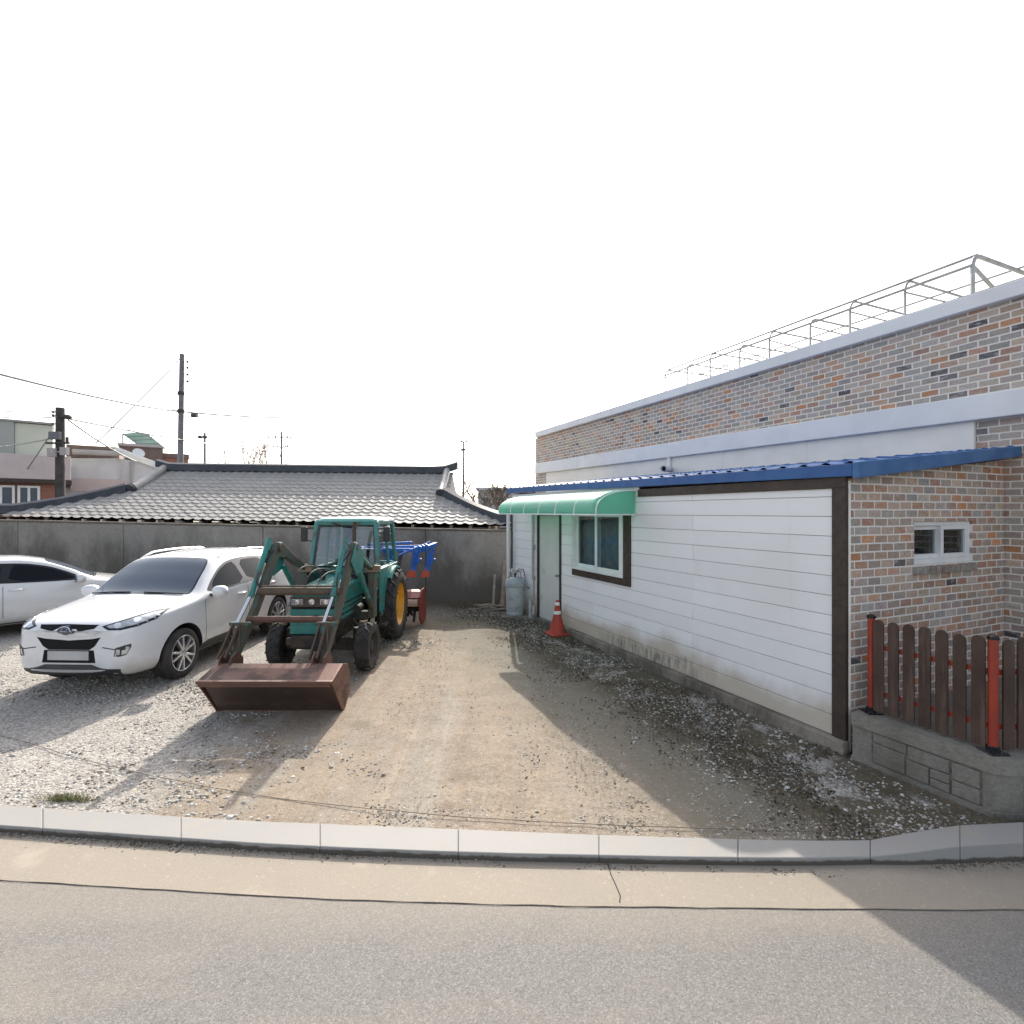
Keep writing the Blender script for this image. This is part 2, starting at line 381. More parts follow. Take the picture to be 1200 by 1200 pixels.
    col = N.mix(N.math('MULTIPLY', N.step(N.noise(co, 0.55, 5, 0.6, 5.5), 0.48, 0.68), 0.22), col, (0.62,0.60,0.56))
    low = N.math('ADD', s[2], N.math('MULTIPLY', N.noise(co, 1.1, 5, 0.6), -0.75))
    k = N.step(low, 0.22, -0.10)
    col = N.mix(N.math('MULTIPLY', k, 0.8), col, (0.47,0.40,0.30))
    ex = N.math('ABSOLUTE', N.math('ADD', s[0], 2.9)); patch = N.math('MULTIPLY', N.step(ex, 1.5, 0.5), N.step(N.math('ADD', s[2], N.math('MULTIPLY', N.noise(co, 3.5, 6, 0.7), -0.5)), 0.14, -0.02))
    st = N.noise(N.scale(co, (14, 1, 3)), 1.0, 5, 0.7)
    col = N.mix(N.math('MULTIPLY', patch, N.step(st, 0.35, 0.65)), col, (0.20,0.18,0.15))
    strk = N.step(N.noise(N.scale(co, (5, 1, 0.35)), 1.0, 6, 0.65), 0.60, 0.78)
    col = N.mix(N.math('MULTIPLY', strk, 0.22), col, (0.50,0.48,0.44))
    M['siding'] = N.fin(col, 0.5, 0, N.bump(N.noise(N.scale(co, (3, 3, 40)), 1.0, 3), 0.06, 0.01), None, 0.4)
    # stained concrete
    def concrete(name, base, dark, lo, hi, zs=1.0):
        N = NT(name); co = N.coord('Position'); s = N.sep(co)
        c = N.mix(N.noise(co, 1.3, 6, 0.6), base, tuple(x*0.72 for x in base))
        c = N.mix(N.math('MULTIPLY', N.step(N.noise(co, 22, 6, 0.72), 0.42, 0.66), 0.5), c, tuple(x*0.55 for x in base))
        c = N.mix(N.math('MULTIPLY', N.step(N.noise(co, 5.5, 6, 0.7, 8.8), 0.52, 0.66), 0.5), c, tuple(x*0.6 for x in base))
        strk = N.noise(N.scale(co, (1.1, 1.1, 0.55)), 1.0, 8, 0.68)
        hgt = N.math('ADD', N.math('MULTIPLY', s[2], -0.22*zs), strk)
        c = N.mix(N.step(hgt, lo, hi), c, dark)
        spot = N.noise(N.scale(co, (1, 1, 0.8)), 0.7, 6, 0.6, 5.1)
        c = N.mix(N.math('MULTIPLY', N.step(spot, 0.58, 0.70), 0.45), c, tuple(min(1, x*1.25) for x in base))
        h = N.math('ADD', N.noise(co, 40, 5), N.math('MULTIPLY', N.noise(co, 4, 3), 2.0))
        return N.fin(c, 0.9, 0, N.bump(h, 0.55, 0.02), None, 0.2)
    M['wall_concrete'] = concrete('stained boundary concrete', (0.34,0.32,0.29), (0.125,0.115,0.10), 0.06, 0.40)
    M['low_concrete'] = concrete('mossy low wall concrete', (0.28,0.262,0.225), (0.15,0.138,0.112), 0.44, 0.64, 0.5)
    M['groove_dark'] = mat('dark groove shade', (0.10,0.09,0.075), (0.17,0.155,0.13), 20, rough=0.95)
    M['plinth'] = concrete('plinth concrete', (0.34,0.30,0.25), (0.13,0.115,0.095), 0.42, 0.60, 0.5)
    # kerb granite
    N = NT('kerb granite'); co = N.coord('Position')
    sp = N.voro(co, 160)['Color']; spk = N.sep(sp)[0]
    c = N.mix(N.noise(co, 1.5, 5), (0.31,0.30,0.285), (0.265,0.255,0.24))
    c = N.mix(N.math('MULTIPLY', spk, 0.3), c, (0.24,0.235,0.23))
    c = N.mix(N.step(N.noise(co, 3, 6, 0.65, 4.4), 0.56, 0.70), c, (0.33,0.285,0.225))
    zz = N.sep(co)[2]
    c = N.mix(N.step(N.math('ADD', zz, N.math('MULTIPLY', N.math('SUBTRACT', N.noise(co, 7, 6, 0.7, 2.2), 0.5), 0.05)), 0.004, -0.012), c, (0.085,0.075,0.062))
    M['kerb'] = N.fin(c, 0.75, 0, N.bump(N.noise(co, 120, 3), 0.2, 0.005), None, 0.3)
    # gutter strip
    N = NT('gutter concrete'); co = N.coord('Position')
    c = N.mix(N.noise(co, 0.9, 6, 0.6), (0.325,0.280,0.225), (0.262,0.232,0.192))
    c = N.mix(N.math('MULTIPLY', N.step(N.noise(co, 95, 4, 0.75), 0.45, 0.65), 0.55), c, (0.22,0.19,0.155))
    c = N.mix(N.math('MULTIPLY', N.step(N.noise(co, 38, 4, 0.7, 6.6), 0.58, 0.68), 0.5), c, (0.44,0.385,0.32))
    c = N.mix(N.step(N.noise(co, 6, 7, 0.75, 1.3), 0.62, 0.72), c, (0.20,0.17,0.13))
    c = N.mix(N.step(N.noise(co, 2.2, 5, 0.6, 7.7), 0.56, 0.72), c, (0.37,0.32,0.26))
    M['gutter'] = N.fin(c, 0.85, 0, N.bump(N.noise(co, 130, 4, 0.7), 0.35, 0.006), None, 0.25)
    # asphalt
    N = NT('asphalt'); co = N.coord('Position'); s = N.sep(co)
    v = N.voro(co, 150); g = N.sep(v['Color'])[0]
    c = N.mix(N.noise(co, 0.8, 6, 0.6), (0.181,0.172,0.160), (0.159,0.152,0.143))
    c = N.mix(N.math('MULTIPLY', N.step(g, 0.62, 1.0), 0.55), c, (0.30,0.287,0.267))
    c = N.mix(N.math('MULTIPLY', N.step(g, 0.35, 0.0), 0.55), c, (0.085,0.083,0.08))
    dust = N.step(N.noise(N.scale(co, (0.5, 1.4, 1)), 1.1, 6, 0.65, 2.1), 0.50, 0.70)
    c = N.mix(N.math('MULTIPLY', dust, 0.32), c, (0.29,0.25,0.20))
    c = N.mix(N.math('MULTIPLY', N.step(N.noise(co, 14, 4, 0.7, 8.8), 0.60, 0.72), 0.35), c, (0.10,0.098,0.095))
    c = N.mix(N.math('MULTIPLY', N.step(N.math('ADD', s[1], N.math('MULTIPLY', N.noise(co, 1.5, 4), 0.5)), 2.9, 3.3), 0.4), c, (0.29,0.25,0.20))
    hh = N.math('ADD', N.math('MULTIPLY', v['Distance'], -1.0), N.math('MULTIPLY', N.noise(co, 150, 3), 0.5))
    M['asphalt'] = N.fin(c, 0.85, 0, N.bump(hh, 0.22, 0.006), None, 0.3)
    # lot: packed earth with gravel zones
    N = NT('earth and gravel'); co = N.coord('Position'); s = N.sep(co); X, Yc = s[0], s[1]
    n1 = N.noise(co, 0.9, 6, 0.62); n2 = N.noise(co, 3.2, 6, 0.65, 2.0); n3 = N.noise(co, 11, 5, 0.7, 4.0)
    earth = N.mix(N.step(n2, 0.35, 0.65), (0.290,0.230,0.168), (0.225,0.183,0.138))
    earth = N.mix(N.step(N.noise(N.scale(co, (1.8, 0.22, 1)), 1.0, 6, 0.6, 6.0), 0.46, 0.64), earth, (0.255,0.228,0.192))
    earth = N.mix(N.math('MULTIPLY', N.step(n3, 0.52, 0.70), 0.6), earth, (0.36,0.31,0.25))
    fine = N.voro(co, 130); fr = N.sep(fine['Color'])[0]
    earth = N.mix(N.math('MULTIPLY', N.step(fr, 0.7, 1.0), 0.40), earth, (0.40,0.37,0.33))
    earth = N.mix(N.math('MULTIPLY', N.step(fr, 0.25, 0.0), 0.45), earth, (0.13,0.105,0.08))
    trk = N.noise(N.scale(co, (3.2, 0.16, 1)), 1.0, 6, 0.68, 15.0)
    earth = N.mix(N.math('MULTIPLY', N.step(trk, 0.52, 0.66), 0.55), earth, (0.185,0.148,0.110))
    earth = N.mix(N.math('MULTIPLY', N.step(trk, 0.44, 0.34), 0.45), earth, (0.345,0.305,0.25))
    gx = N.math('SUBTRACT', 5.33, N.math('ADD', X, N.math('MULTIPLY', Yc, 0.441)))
    shade_grey = N.step(N.math('ADD', gx, N.math('MULTIPLY', N.math('SUBTRACT', n2, 0.5), 1.6)), 2.9, 1.9)
    earth = N.mix(N.math('MULTIPLY', shade_grey, 0.85), earth, (0.150,0.140,0.112))  # neutral grey of the house's shade mixed into the earth along the wall
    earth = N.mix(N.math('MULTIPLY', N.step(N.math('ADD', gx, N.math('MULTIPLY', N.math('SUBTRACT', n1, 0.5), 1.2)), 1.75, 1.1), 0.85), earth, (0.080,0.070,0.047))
    clod = N.noise(co, 26, 4, 0.75, 3.3)
    earth = N.mix(N.math('MULTIPLY', N.step(clod, 0.54, 0.64), 0.7), earth, (0.15,0.115,0.08))
    earth = N.mix(N.math('MULTIPLY', N.step(clod, 0.44, 0.33), 0.6), earth, (0.40,0.355,0.30))
    blot = N.noise(co, 2.4, 7, 0.7, 21.0)
    earth = N.mix(N.math('MULTIPLY', N.step(blot, 0.54, 0.66), 0.6), earth, (0.165,0.130,0.092))
    wob = N.math('MULTIPLY', N.math('SUBTRACT', n1, 0.5), 3.2); wob2 = N.math('MULTIPLY', N.math('SUBTRACT', n2, 0.5), 1.6); wb = N.math('ADD', wob, wob2)
    left = N.step(N.math('ADD', X, wb), -2.1, -3.7)
    c_ = N.math('ADD', X, N.math('MULTIPLY', Yc, 0.441))
    dwall = N.math('SUBTRACT', 5.33, c_)
    strip = N.step(N.math('ABSOLUTE', N.math('ADD', N.math('SUBTRACT', dwall, 0.62), N.math('MULTIPLY', wb, 0.35))), 0.55, 0.2)
    strip = N.math('MULTIPLY', strip, N.step(N.noise(co, 2.0, 5, 0.6, 9.1), 0.48, 0.62))
    gm = N.math('MAXIMUM', N.math('MULTIPLY', left, 0.9), strip)
    gm = N.math('MAXIMUM', gm, N.math('MULTIPLY', N.step(n2, 0.60, 0.72), 0.4))
    v = N.voro(co, 46); vr = N.sep(v['Color'])[0]
    v2 = N.voro(co, 120); vr2 = N.sep(v2['Color'])[1]
    gcol = N.ramp(vr, [(0, (0.20,0.19,0.18)), (0.3, (0.34,0.325,0.30)), (0.65, (0.43,0.41,0.385)), (1, (0.54,0.525,0.50))])
    gcol = N.mix(N.math('MULTIPLY', N.step(v['Distance'], 0.5, 0.85), 0.6), gcol, (0.19,0.155,0.12))
    gcol = N.mix(N.math('MULTIPLY', vr2, 0.35), gcol, (0.25,0.22,0.185))
    col = N.mix(N.math('MULTIPLY', gm, N.step(N.math('ADD', n3, N.math('MULTIPLY', gm, 0.45)), 0.52, 0.68)), earth, gcol)
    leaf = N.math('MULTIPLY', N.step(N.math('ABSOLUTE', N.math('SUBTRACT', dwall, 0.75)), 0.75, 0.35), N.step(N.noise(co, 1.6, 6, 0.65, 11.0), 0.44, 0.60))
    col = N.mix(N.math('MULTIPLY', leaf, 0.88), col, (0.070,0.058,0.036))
    far = N.math('MULTIPLY', N.step(Yc, 9.0, 10.5), N.step(N.noise(co, 1.9, 5, 0.6, 13.0), 0.36, 0.56))
    col = N.mix(N.math('MULTIPLY', far, 0.55), col, (0.135,0.11,0.08))
    h = N.math('ADD', N.math('MULTIPLY', N.math('MULTIPLY', v['Distance'], -1.4), gm), N.math('ADD', N.math('MULTIPLY', n3, 0.7), N.math('MULTIPLY', fine['Distance'], -0.4)))
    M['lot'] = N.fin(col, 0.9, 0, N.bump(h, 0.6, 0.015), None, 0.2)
    # pebbles, tone per stone
    N = NT('pebble'); at_ = N.node('ShaderNodeAttribute', attribute_name='tone')
    M['pebble'] = N.fin(N.ramp(at_.outputs['Fac'], [(0, (0.10,0.075,0.05)), (0.25, (0.24,0.20,0.155)), (0.5, (0.33,0.31,0.28)), (1, (0.58,0.565,0.54))]), 0.85, 0, None, None, 0.25)
    # roof tile
    N = NT('cement roof tile'); co = N.coord()
    c = N.mix(N.noise(co, 1.4, 6, 0.65), (0.34,0.322,0.298), (0.26,0.247,0.23))
    wv = N.voro(N.scale(co, (3.8, 3.4, 0.0)), 1.0, rnd=0.2)['Color']
    c = N.mix(N.math('MULTIPLY', N.sep(wv)[0], 0.35), c, (0.40,0.385,0.36))
    c = N.mix(N.step(N.noise(co, 5, 7, 0.7, 3.0), 0.60, 0.72), c, (0.13,0.12,0.11))
    M['tile'] = N.fin(c, 0.7, 0, N.bump(N.noise(co, 50, 3), 0.12, 0.006), None, 0.2)
make_materials()

# ------------------------------------------------------------------ ground, road, kerb
def build_ground():
    m = MB(); m.box(-400, 400, -60, 700, -0.9, -0.085)
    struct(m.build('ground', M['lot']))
    m = MB(); m.sheet([[(-80, -14, -0.038), (80, -14, -0.038)], [(-80, 4.2, -0.038), (80, 4.2, -0.038)]])
    struct(m.build('road', M['asphalt']))
    # pixel columns of the kerb as seen in the photo -> metric lines on the ground
    back = [(-420,915),(-150,933),(0,943),(100,950),(200,956),(300,962),(400,966),(500,970),(600,974),(700,978),(800,981),(900,984),(960,985),(1020,984),(1070,975),(1120,967),(1200,963),(1400,961),(1900,960)]
    front = [(-420,931),(-150,955),(0,967),(100,974),(200,981),(300,988),(400,993),(500,997),(600,1000),(700,1002),(800,1004),(900,1005),(960,1005),(1030,1004),(1080,999),(1130,992),(1200,987),(1400,985),(1900,983)]
    zt = [0.015]*14 + [0.045, 0.075, 0.09, 0.09, 0.09]
    B = [on(p[0], p[1], z) for p, z in zip(back, zt)]; Fp = [on(p[0], p[1], z) for p, z in zip(front, zt)]
    m = MB(); fz = -0.075
    jx = [-420, -280, -112, 50, 212, 375, 537, 702, 865, 1020, 1125, 1200, 1330, 1480, 1900]
    def kp(px):
        bx = [p[0] for p in back]; z = float(np.interp(px, bx, zt))
        return on(px, float(np.interp(px, bx, [p[1] for p in back])), z), on(px, float(np.interp(px, bx, [p[1] for p in front])), z)
    segs = list(zip(jx[:-1], jx[1:]))
    for a, b in segs:
        g = 0.0013; pr = [kp(a+(b-a)*q/6) for q in range(7)]; idx = pr
        bl = [p[0] for p in pr]; fl = [p[1] for p in pr]
        d0 = (fl[1]-fl[0]).normalized()*g; d1 = (fl[-1]-fl[-2]).normalized()*g
        bl[0] += d0; fl[0] += d0; bl[-1] -= d1; fl[-1] -= d1
        n = len(idx); vs = []
        for q in range(n):
            f2 = fl[q] + (fl[q]-bl[q]).normalized()*0.012
            vs += [V(bl[q].x, bl[q].y, fz), bl[q], fl[q], V(f2.x, f2.y, fz)]
        fs = []
        for q in range(n-1):
            for k in range(4): fs.append((q*4+k, q*4+(k+1) % 4, (q+1)*4+(k+1) % 4, (q+1)*4+k))
        fs += [(0,1,2,3), tuple((n-1)*4+k for k in (3,2,1,0))]
        m.add(vs, fs)
    struct(m.build('kerb', M['kerb'], bevel=0.006))
    gl = [(-420,985),(-150,1021),(0,1031),(100,1037),(200,1043),(300,1049),(400,1054),(500,1057),(600,1060),(700,1062),(800,1063),(900,1064),(960,1065),(1030,1065),(1080,1066),(1130,1066),(1200,1066),(1400,1067),(1900,1068)]
    Gl = [on(p[0], p[1], -0.034) for p in gl]
    rows = []
    for q in range(len(gl)):
        f = Fp[q]; rows.append([V(f.x, f.y+0.05, -0.034), V((f.x+Gl[q].x)/2, (f.y+Gl[q].y)/2, -0.034), Gl[q]])
    m = MB(); m.sheet(rows); struct(m.build('gutter', M['gutter']))
    # tar joint between gutter and asphalt, and the grit in the gutter corner
    m = MB(); rows = []
    fine = []
    for q in range(len(Gl)-1):
        for k in range(14): fine.append(Gl[q].lerp(Gl[q+1], k/14))
    for i, p in enumerate(fine):
        w = 0.0012 + 0.0038*abs(mnoise.noise(V(p.x*5, 2, 0))); j = 0.008*mnoise.noise(V(p.x*4, 0, 0))
        rows.append([V(p.x, p.y+w+j, -0.0325), V(p.x, p.y-w+j, -0.0325)])
    m.sheet(rows); struct(m.build('tar_joint', M['tar']))
    m = MB(); pts = [on(712,1012,-0.0325), on(716,1025,-0.0325), on(722,1038,-0.0325), on(727,1050,-0.0325), on(726,1058,-0.0325)]
    rows = [[p+V(-0.0035,0,0), p+V(0.0035,0,0)] for p in pts]; m.sheet(rows); struct(m.build('crack', M['shadow_gap']))
    # the lot: displaced earth sheet behind the kerb
    kx = [p.x for p in B]; ky = [p.y for p in B]; kz = zt
    def kerb_y(x): return float(np.interp(x, kx, ky))
    nx, ny = 300, 190
    rows = []
    for j in range(ny+1):
        v = (j/ny)**1.35; row = []
        for i in range(nx+1):
            x = -17 + 26*i/nx; y0 = kerb_y(x); y = y0 + (13.6-y0)*v
            e = min(1.0, (y-y0)/0.4)
            z = 0.004 + e*(0.018*mnoise.noise(V(x*0.8, y*0.8, 0)) + 0.012*mnoise.noise(V(x*3, y*3, 5)) + 0.006*mnoise.noise(V(x*9, y*9, 9)))
            # two wheel ruts running into the lot
            for rx in (-0.9, 0.75):
                cx = rx + 0.12*math.sin(y*0.7) + (y-4)*-0.06
                z -= e*0.028*math.exp(-((x-cx)/0.22)**2)
            row.append((x, y, z))
        rows.append(row)
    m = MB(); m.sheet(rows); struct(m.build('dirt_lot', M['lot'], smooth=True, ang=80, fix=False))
    return kerb_y
kerb_y = build_ground()

def scatter(name, n, sampler, size, tones, label, zoff=0.0):
    base = np.array([(1,0,0),(-1,0,0),(0,1,0),(0,-1,0),(0,0,1),(0,0,-1)], float)
    tri = np.array([(0,2,4),(2,1,4),(1,3,4),(3,0,4),(2,0,5),(1,2,5),(3,1,5),(0,3,5)])
    rng = np.random.default_rng(abs(hash(len(name)*31+n)) % 9999); V_ = np.zeros((n,6,3)); tone = np.zeros((n,6)); k = 0
    while k < n:
        p = sampler(rng)
        if p is None: continue
        s = size[0]*(size[1]/size[0])**(rng.random()**1.7)
        sc = s*np.array([rng.uniform(.7,1.3), rng.uniform(.7,1.3), rng.uniform(.4,.75)])
        a = rng.uniform(0, 6.28); ca, sa = math.cos(a), math.sin(a)
        v = base*(1+rng.uniform(-.35,.35,(6,3)))+rng.uniform(-.22,.22,(6,3)); v = v*sc; v = np.stack([v[:,0]*ca-v[:,1]*sa, v[:,0]*sa+v[:,1]*ca, v[:,2]+0.25*v[:,0]*rng.uniform(-1,1)], 1)
        V_[k] = v + np.array([p[0], p[1], p[2] + sc[2]*0.35 + zoff]); tone[k] = np.clip(rng.normal(tones[0], tones[1]), 0, 1); k += 1
    F_ = (tri[None] + (np.arange(n)*6)[:,None,None]).reshape(-1,3)
    me = bpy.data.meshes.new(name); me.vertices.add(n*6); me.vertices.foreach_set('co', V_.reshape(-1))
    me.loops.add(len(F_)*3); me.loops.foreach_set('vertex_index', F_.reshape(-1).astype(np.int32))
    me.polygons.add(len(F_)); me.polygons.foreach_set('loop_start', np.arange(0, len(F_)*3, 3, dtype=np.int32)); me.polygons.foreach_set('loop_total', np.full(len(F_), 3, np.int32))
    a = me.attributes.new('tone', 'FLOAT', 'POINT'); a.data.foreach_set('value', tone.reshape(-1))
    me.update(calc_edges=True); me.validate(); me.materials.append(M['pebble'])
    o = bpy.data.objects.new(name, me); COL.objects.link(o)
    return tag(o, label, 'gravel', None, 'stuff')

def fnoise(x, y, s, w=0.0): return mnoise.fractal(V(x*s, y*s, w), 1.0, 2.0, 4)
def near_far(rng, y0, y1):
    # more stones close to the street, where each one shows
    return y0 + (y1-y0)*rng.random()**1.6
def s_left(rng):
    x = rng.uniform(-8.5, 0.6); y = near_far(rng, 3.6, 12.0)
    if y < kerb_y(x)+0.02: return None
    d = (-1.7-x)/1.9 + 0.9*fnoise(x, y, 0.7)
    if y < kerb_y(x)+0.4: d += 0.25
    return (x, y, 0.0) if rng.random() < d else None
def s_strip(rng):
    y = near_far(rng, 3.5, 12.3); d = rng.uniform(0.03, 1.75); x = 5.33-d*1.093-0.441*y
    if y < kerb_y(x)+0.02 or (x > 3.0 and y < 4.7 and x > 3.1+(4.7-y)*0.5): return None
    w = 0.95 - abs(d-0.5)*0.85 + 0.9*fnoise(x, y, 0.9, 4)
    return (x, y, 0.0) if rng.random() < w else None
def s_all(rng):
    x = rng.uniform(-7.5, 3.4); y = near_far(rng, 3.6, 12.5)
    if y < kerb_y(x)+0.02 or x+0.441*y > 5.2: return None
    w = 0.30 + 0.7*fnoise(x, y, 0.6, 9) + (0.8 if y < kerb_y(x)+0.28 else 0)
    return (x, y, 0.0) if rng.random() < w else None
def s_gut(rng):
    x = rng.uniform(-4.6, 4.0); y = kerb_y(x) - 0.225 - abs(rng.normal(0, 0.035))
    w = (0.55 if x < -0.8 else 0.10) + 0.5*fnoise(x, 0, 1.1, 2)
    return (x, y-0.0, -0.034) if rng.random() < w else None
scatter('loose_gravel', 44000, s_left, (0.0045, 0.022), (0.58, 0.27), 'pale grey loose gravel spread round the parked cars and the loader bucket')
scatter('wall_gravel', 11000, s_strip, (0.005, 0.021), (0.58, 0.28), 'white gravel strip mixed with leaf litter along the white siding wall')
scatter('earth_stones', 30000, s_all, (0.003, 0.012), (0.55, 0.27), 'small stones pressed into the bare tan earth of the lot')
scatter('gutter_grit', 2600, s_gut, (0.004, 0.012), (0.28, 0.2), 'dark grit collected in the gutter below the kerb face')

def build_litter():
    rng = random.Random(5); m = MB()
    for _ in range(9500):
        y = 3.6 + 8.8*rng.random()**1.3; d = abs(rng.gauss(0.7, 0.45)) + 0.05; x = 5.33-d*1.093-0.441*y
        if y < kerb_y(x)+0.03 or (x > 3.1 and y < 4.7): continue
        if fnoise(x, y, 0.8, 12) < -0.05: continue
        a = rng.uniform(0, 6.28); l = rng.uniform(.006, .020); w = l*rng.uniform(.25, .6); z = rng.uniform(.014, .028)
        c, s = math.cos(a), math.sin(a); t = rng.uniform(-.012, .012)
        m.add([(x-c*l, y-s*l, z), (x+s*w, y-c*w, z+t), (x+c*l, y+s*l, z+.004), (x-s*w, y+c*w, z-t)], [(0,1,2,3)])
    tag(m.build('leaf_litter', mat('dead leaves', (0.075,0.052,0.030), (0.045,0.036,0.024), 8, rough=0.85), fix=False), 'dead brown leaves scattered in the gravel beside the white wall', 'leaves', None, 'stuff')
    m = MB()
    for _ in range(420):
        p = on(rng.gauss(78, 16), 940-abs(rng.gauss(0, 2.5)), 0.0); a = rng.uniform(0, 6.28); h = rng.uniform(.02, .07)
        if p.y < kerb_y(p.x)+0.01: continue
        b = V(math.cos(a), math.sin(a), 0)*0.003; le = V(rng.uniform(-.04,.04), rng.uniform(-.04,.04), h)
        m.add([p-b, p+b, p+le], [(0,1,2)])
    tag(m.build('grass_tuft', M['grass'], fix=False), 'small patch of green grass behind the left end of the kerb', 'grass', None, 'stuff')
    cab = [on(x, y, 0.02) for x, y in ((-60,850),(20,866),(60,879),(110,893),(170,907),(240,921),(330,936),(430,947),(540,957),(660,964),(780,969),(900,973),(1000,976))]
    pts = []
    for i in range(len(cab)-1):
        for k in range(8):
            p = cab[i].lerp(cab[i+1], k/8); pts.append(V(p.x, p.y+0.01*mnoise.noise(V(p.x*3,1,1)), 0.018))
    m = MB(); m.tube(pts, 0.0024, 6)  # thin tube added to draw the dark line across the lot
    tag(m.build('line', M['lot_line'], smooth=True), 'thin dark line lying across the lot behind the kerb', 'line')
build_litter()

# ------------------------------------------------------------------ the house on the right
HO = V(3.18, 4.93, 0); HR = R(-66.2)
house = thing('house', 'brick house with white siding lean-to, blue tin roof and green awning', 'house', HO, HR)
def HL(p):
    d = Vector(p) - HO; c, s = math.cos(HR), math.sin(HR)
    return V(d.x*c + d.y*s, -d.x*s + d.y*c, d.z)

def build_house():
    h = house; rng = random.Random(3)
    XNR = 0.062                    # near corner
    XF = -7.80                     # far end of the lean-to
    door = (-6.50, -5.46, 0.08, 2.30); win = (-5.02, -3.27, 1.14, 2.36)
    # siding boards, cut round the openings
    m = MB(); z = 0.13; bh = 0.1935; row = 0; joints = [-1.95, -4.35, -6.0, -1.92, -3.1]
    while z < 2.52:
        z1 = min(z+bh-0.005, 2.53)
        spans = [(XF, -0.075)]
        for (a, b, c, d) in (door, win):
            if z1 > c and z < d:
                new = []
                for (s0, s1) in spans:
                    if b <= s0 or a >= s1: new.append((s0, s1)); continue
                    if a > s0: new.append((s0, a))
                    if b < s1: new.append((b, s1))
                spans = new
        for (s0, s1) in spans:
            cuts = [s0]
            for j in sorted([joints[row % 2]-0.02*rng.random(), joints[(row+1) % 3]-2.4*(row % 2)]):
                if s0+0.25 < j < s1-0.25: cuts.append(j)
            cuts.append(s1)
            for a, b in zip(cuts[:-1], cuts[1:]):
                dy = rng.uniform(-0.0015, 0.0015)
                # trim around window height: boards never cross the opening
                zz0, zz1 = z, z1
                m.box(a+0.0015, b-0.0015, -0.022+dy, -0.002, zz0, zz1)
        z += bh; row += 1
    m.build('siding', M['siding'], h, bevel=0.003)
    # board pieces filling the rows cut by the window
    for (a, b, z0, z1) in ((win[0], win[1], 1.098, 1.14), (win[0], win[1], 2.36, 2.452), (door[0], door[1], 2.30, 2.452)):
        m = MB(); m.box(a, b, -0.020, -0.002, z0, z1); m.build('siding_filler', M['siding'], h)
    # structural wall behind the boards with the two openings
    m = MB(); y0, y1 = 0.0, 0.14
    m.box(XF, door[0], y0, y1, 0, 2.62); m.box(door[1], win[0], y0, y1, 0, 2.62); m.box(win[1], -0.1, y0, y1, 0, 2.62)
    m.box(door[0], door[1], y0, y1, 2.30, 2.62); m.box(door[0], door[1], y0, y1, 0, 0.08)
    m.box(win[0], win[1], y0, y1, 0, 1.14); m.box(win[0], win[1], y0, y1, 2.36, 2.62)
    m.box(XF, XF+0.12, 0.14, 2.84, 0, 2.75); m.box(XF+0.12, -0.14, 0.14, 2.84, -0.02, 0.05)
    m.build('inner_wall', mat('grey backing board', (0.34,0.34,0.35), rough=0.9), h)
    m = MB(); m.box(-3.3, -3.24, 0.14, 2.84, 0.05, 2.7); m.box(-5.4, -5.34, 0.14, 2.84, 0.05, 2.7); m.box(-5.34, -3.3, 2.7, 2.76, 0.05, 2.7)
    m.build('room_wall', M['room'], h)
    # plinth
    m = MB(); m.box(XF-0.02, door[0], -0.10, -0.003, -0.05, 0.125); m.box(door[1], XNR+0.01, -0.10, -0.003, -0.05, 0.125); m.box(door[0], door[1], -0.06, -0.003, -0.05, 0.07)
    m.build('plinth', M['plinth'], h, bevel=0.01)
    # brown corner post, beam, far trim
    m = MB(); m.box(-0.075, XNR, -0.045, -0.001, 0.10, 2.53); m.build('corner_trim', M['wood_dark'], h, bevel=0.004)
    m = MB(); m.box(-3.08, XNR-0.002, -0.047, -0.001, 2.53, 2.64); m.build('top_trim', M['wood_dark'], h, bevel=0.004)
    m = MB(); m.box(XF-0.02, XF+0.05, -0.047, -0.001, 0.125, 2.5); m.build('end_trim', M['pvc'], h, bevel=0.004)
    m = MB(); m.box(XF, -3.08, -0.020, -0.001, 2.535, 2.70); m.build('top_siding', M['siding'], h)
    # brick end wall facing the street with a small window
    ww = (1.06, 2.15, 1.75, 2.20); m = MB(); zt = lambda y: 2.62+0.104*y
    def wall_piece(ya, yb, za, zb=None):
        e_ = XNR-0.012; vs = [(e_, ya, za), (e_, yb, za), (e_, yb, zb if zb else zt(yb)), (e_, ya, zb if zb else zt(ya))]
        m.prism(vs, (-0.14, 0, 0))
    wall_piece(0, ww[0], 0); wall_piece(ww[1], 2.84, 0); wall_piece(ww[0], ww[1], 0, ww[2]); wall_piece(ww[0], ww[1], ww[3])
    m.build('brick_end_wall', M['brick_y'], h)
    m = MB(); m.box(XNR-0.06, XNR-0.009, 0.0, 0.045, 0.0, 2.60); m.build('plaster_edge', M['band'], h)
    m = MB(); n = 10
    for k in range(n):
        a = ww[0]-0.03 + (ww[1]-ww[0]+0.06)*k/n; b = a + (ww[1]-ww[0]+0.06)/n - 0.012
        m.prism([(0.095, a, 1.655), (0.095, b, 1.655), (0.10, b, 1.725), (0.10, a, 1.725)], (-0.08, 0, 0))
    m.build('brick_sill', mat('sill brick', (0.22,0.17,0.145), (0.33,0.31,0.28), 9, rough=0.85, bump=0.3), h, bevel=0.006)
    w = MB(); a, b, c, d = ww; w.box(-0.05, 0.03, a, b, c, c+0.05); w.box(-0.05, 0.03, a, b, d-0.045, d); w.box(-0.05, 0.03, a, a+0.045, c+0.05, d-0.045); w.box(-0.05, 0.03, b-0.045, b, c+0.05, d-0.045)
    fr = w.build('small_window', M['pvc'], h, bevel=0.004)
    s = MB()
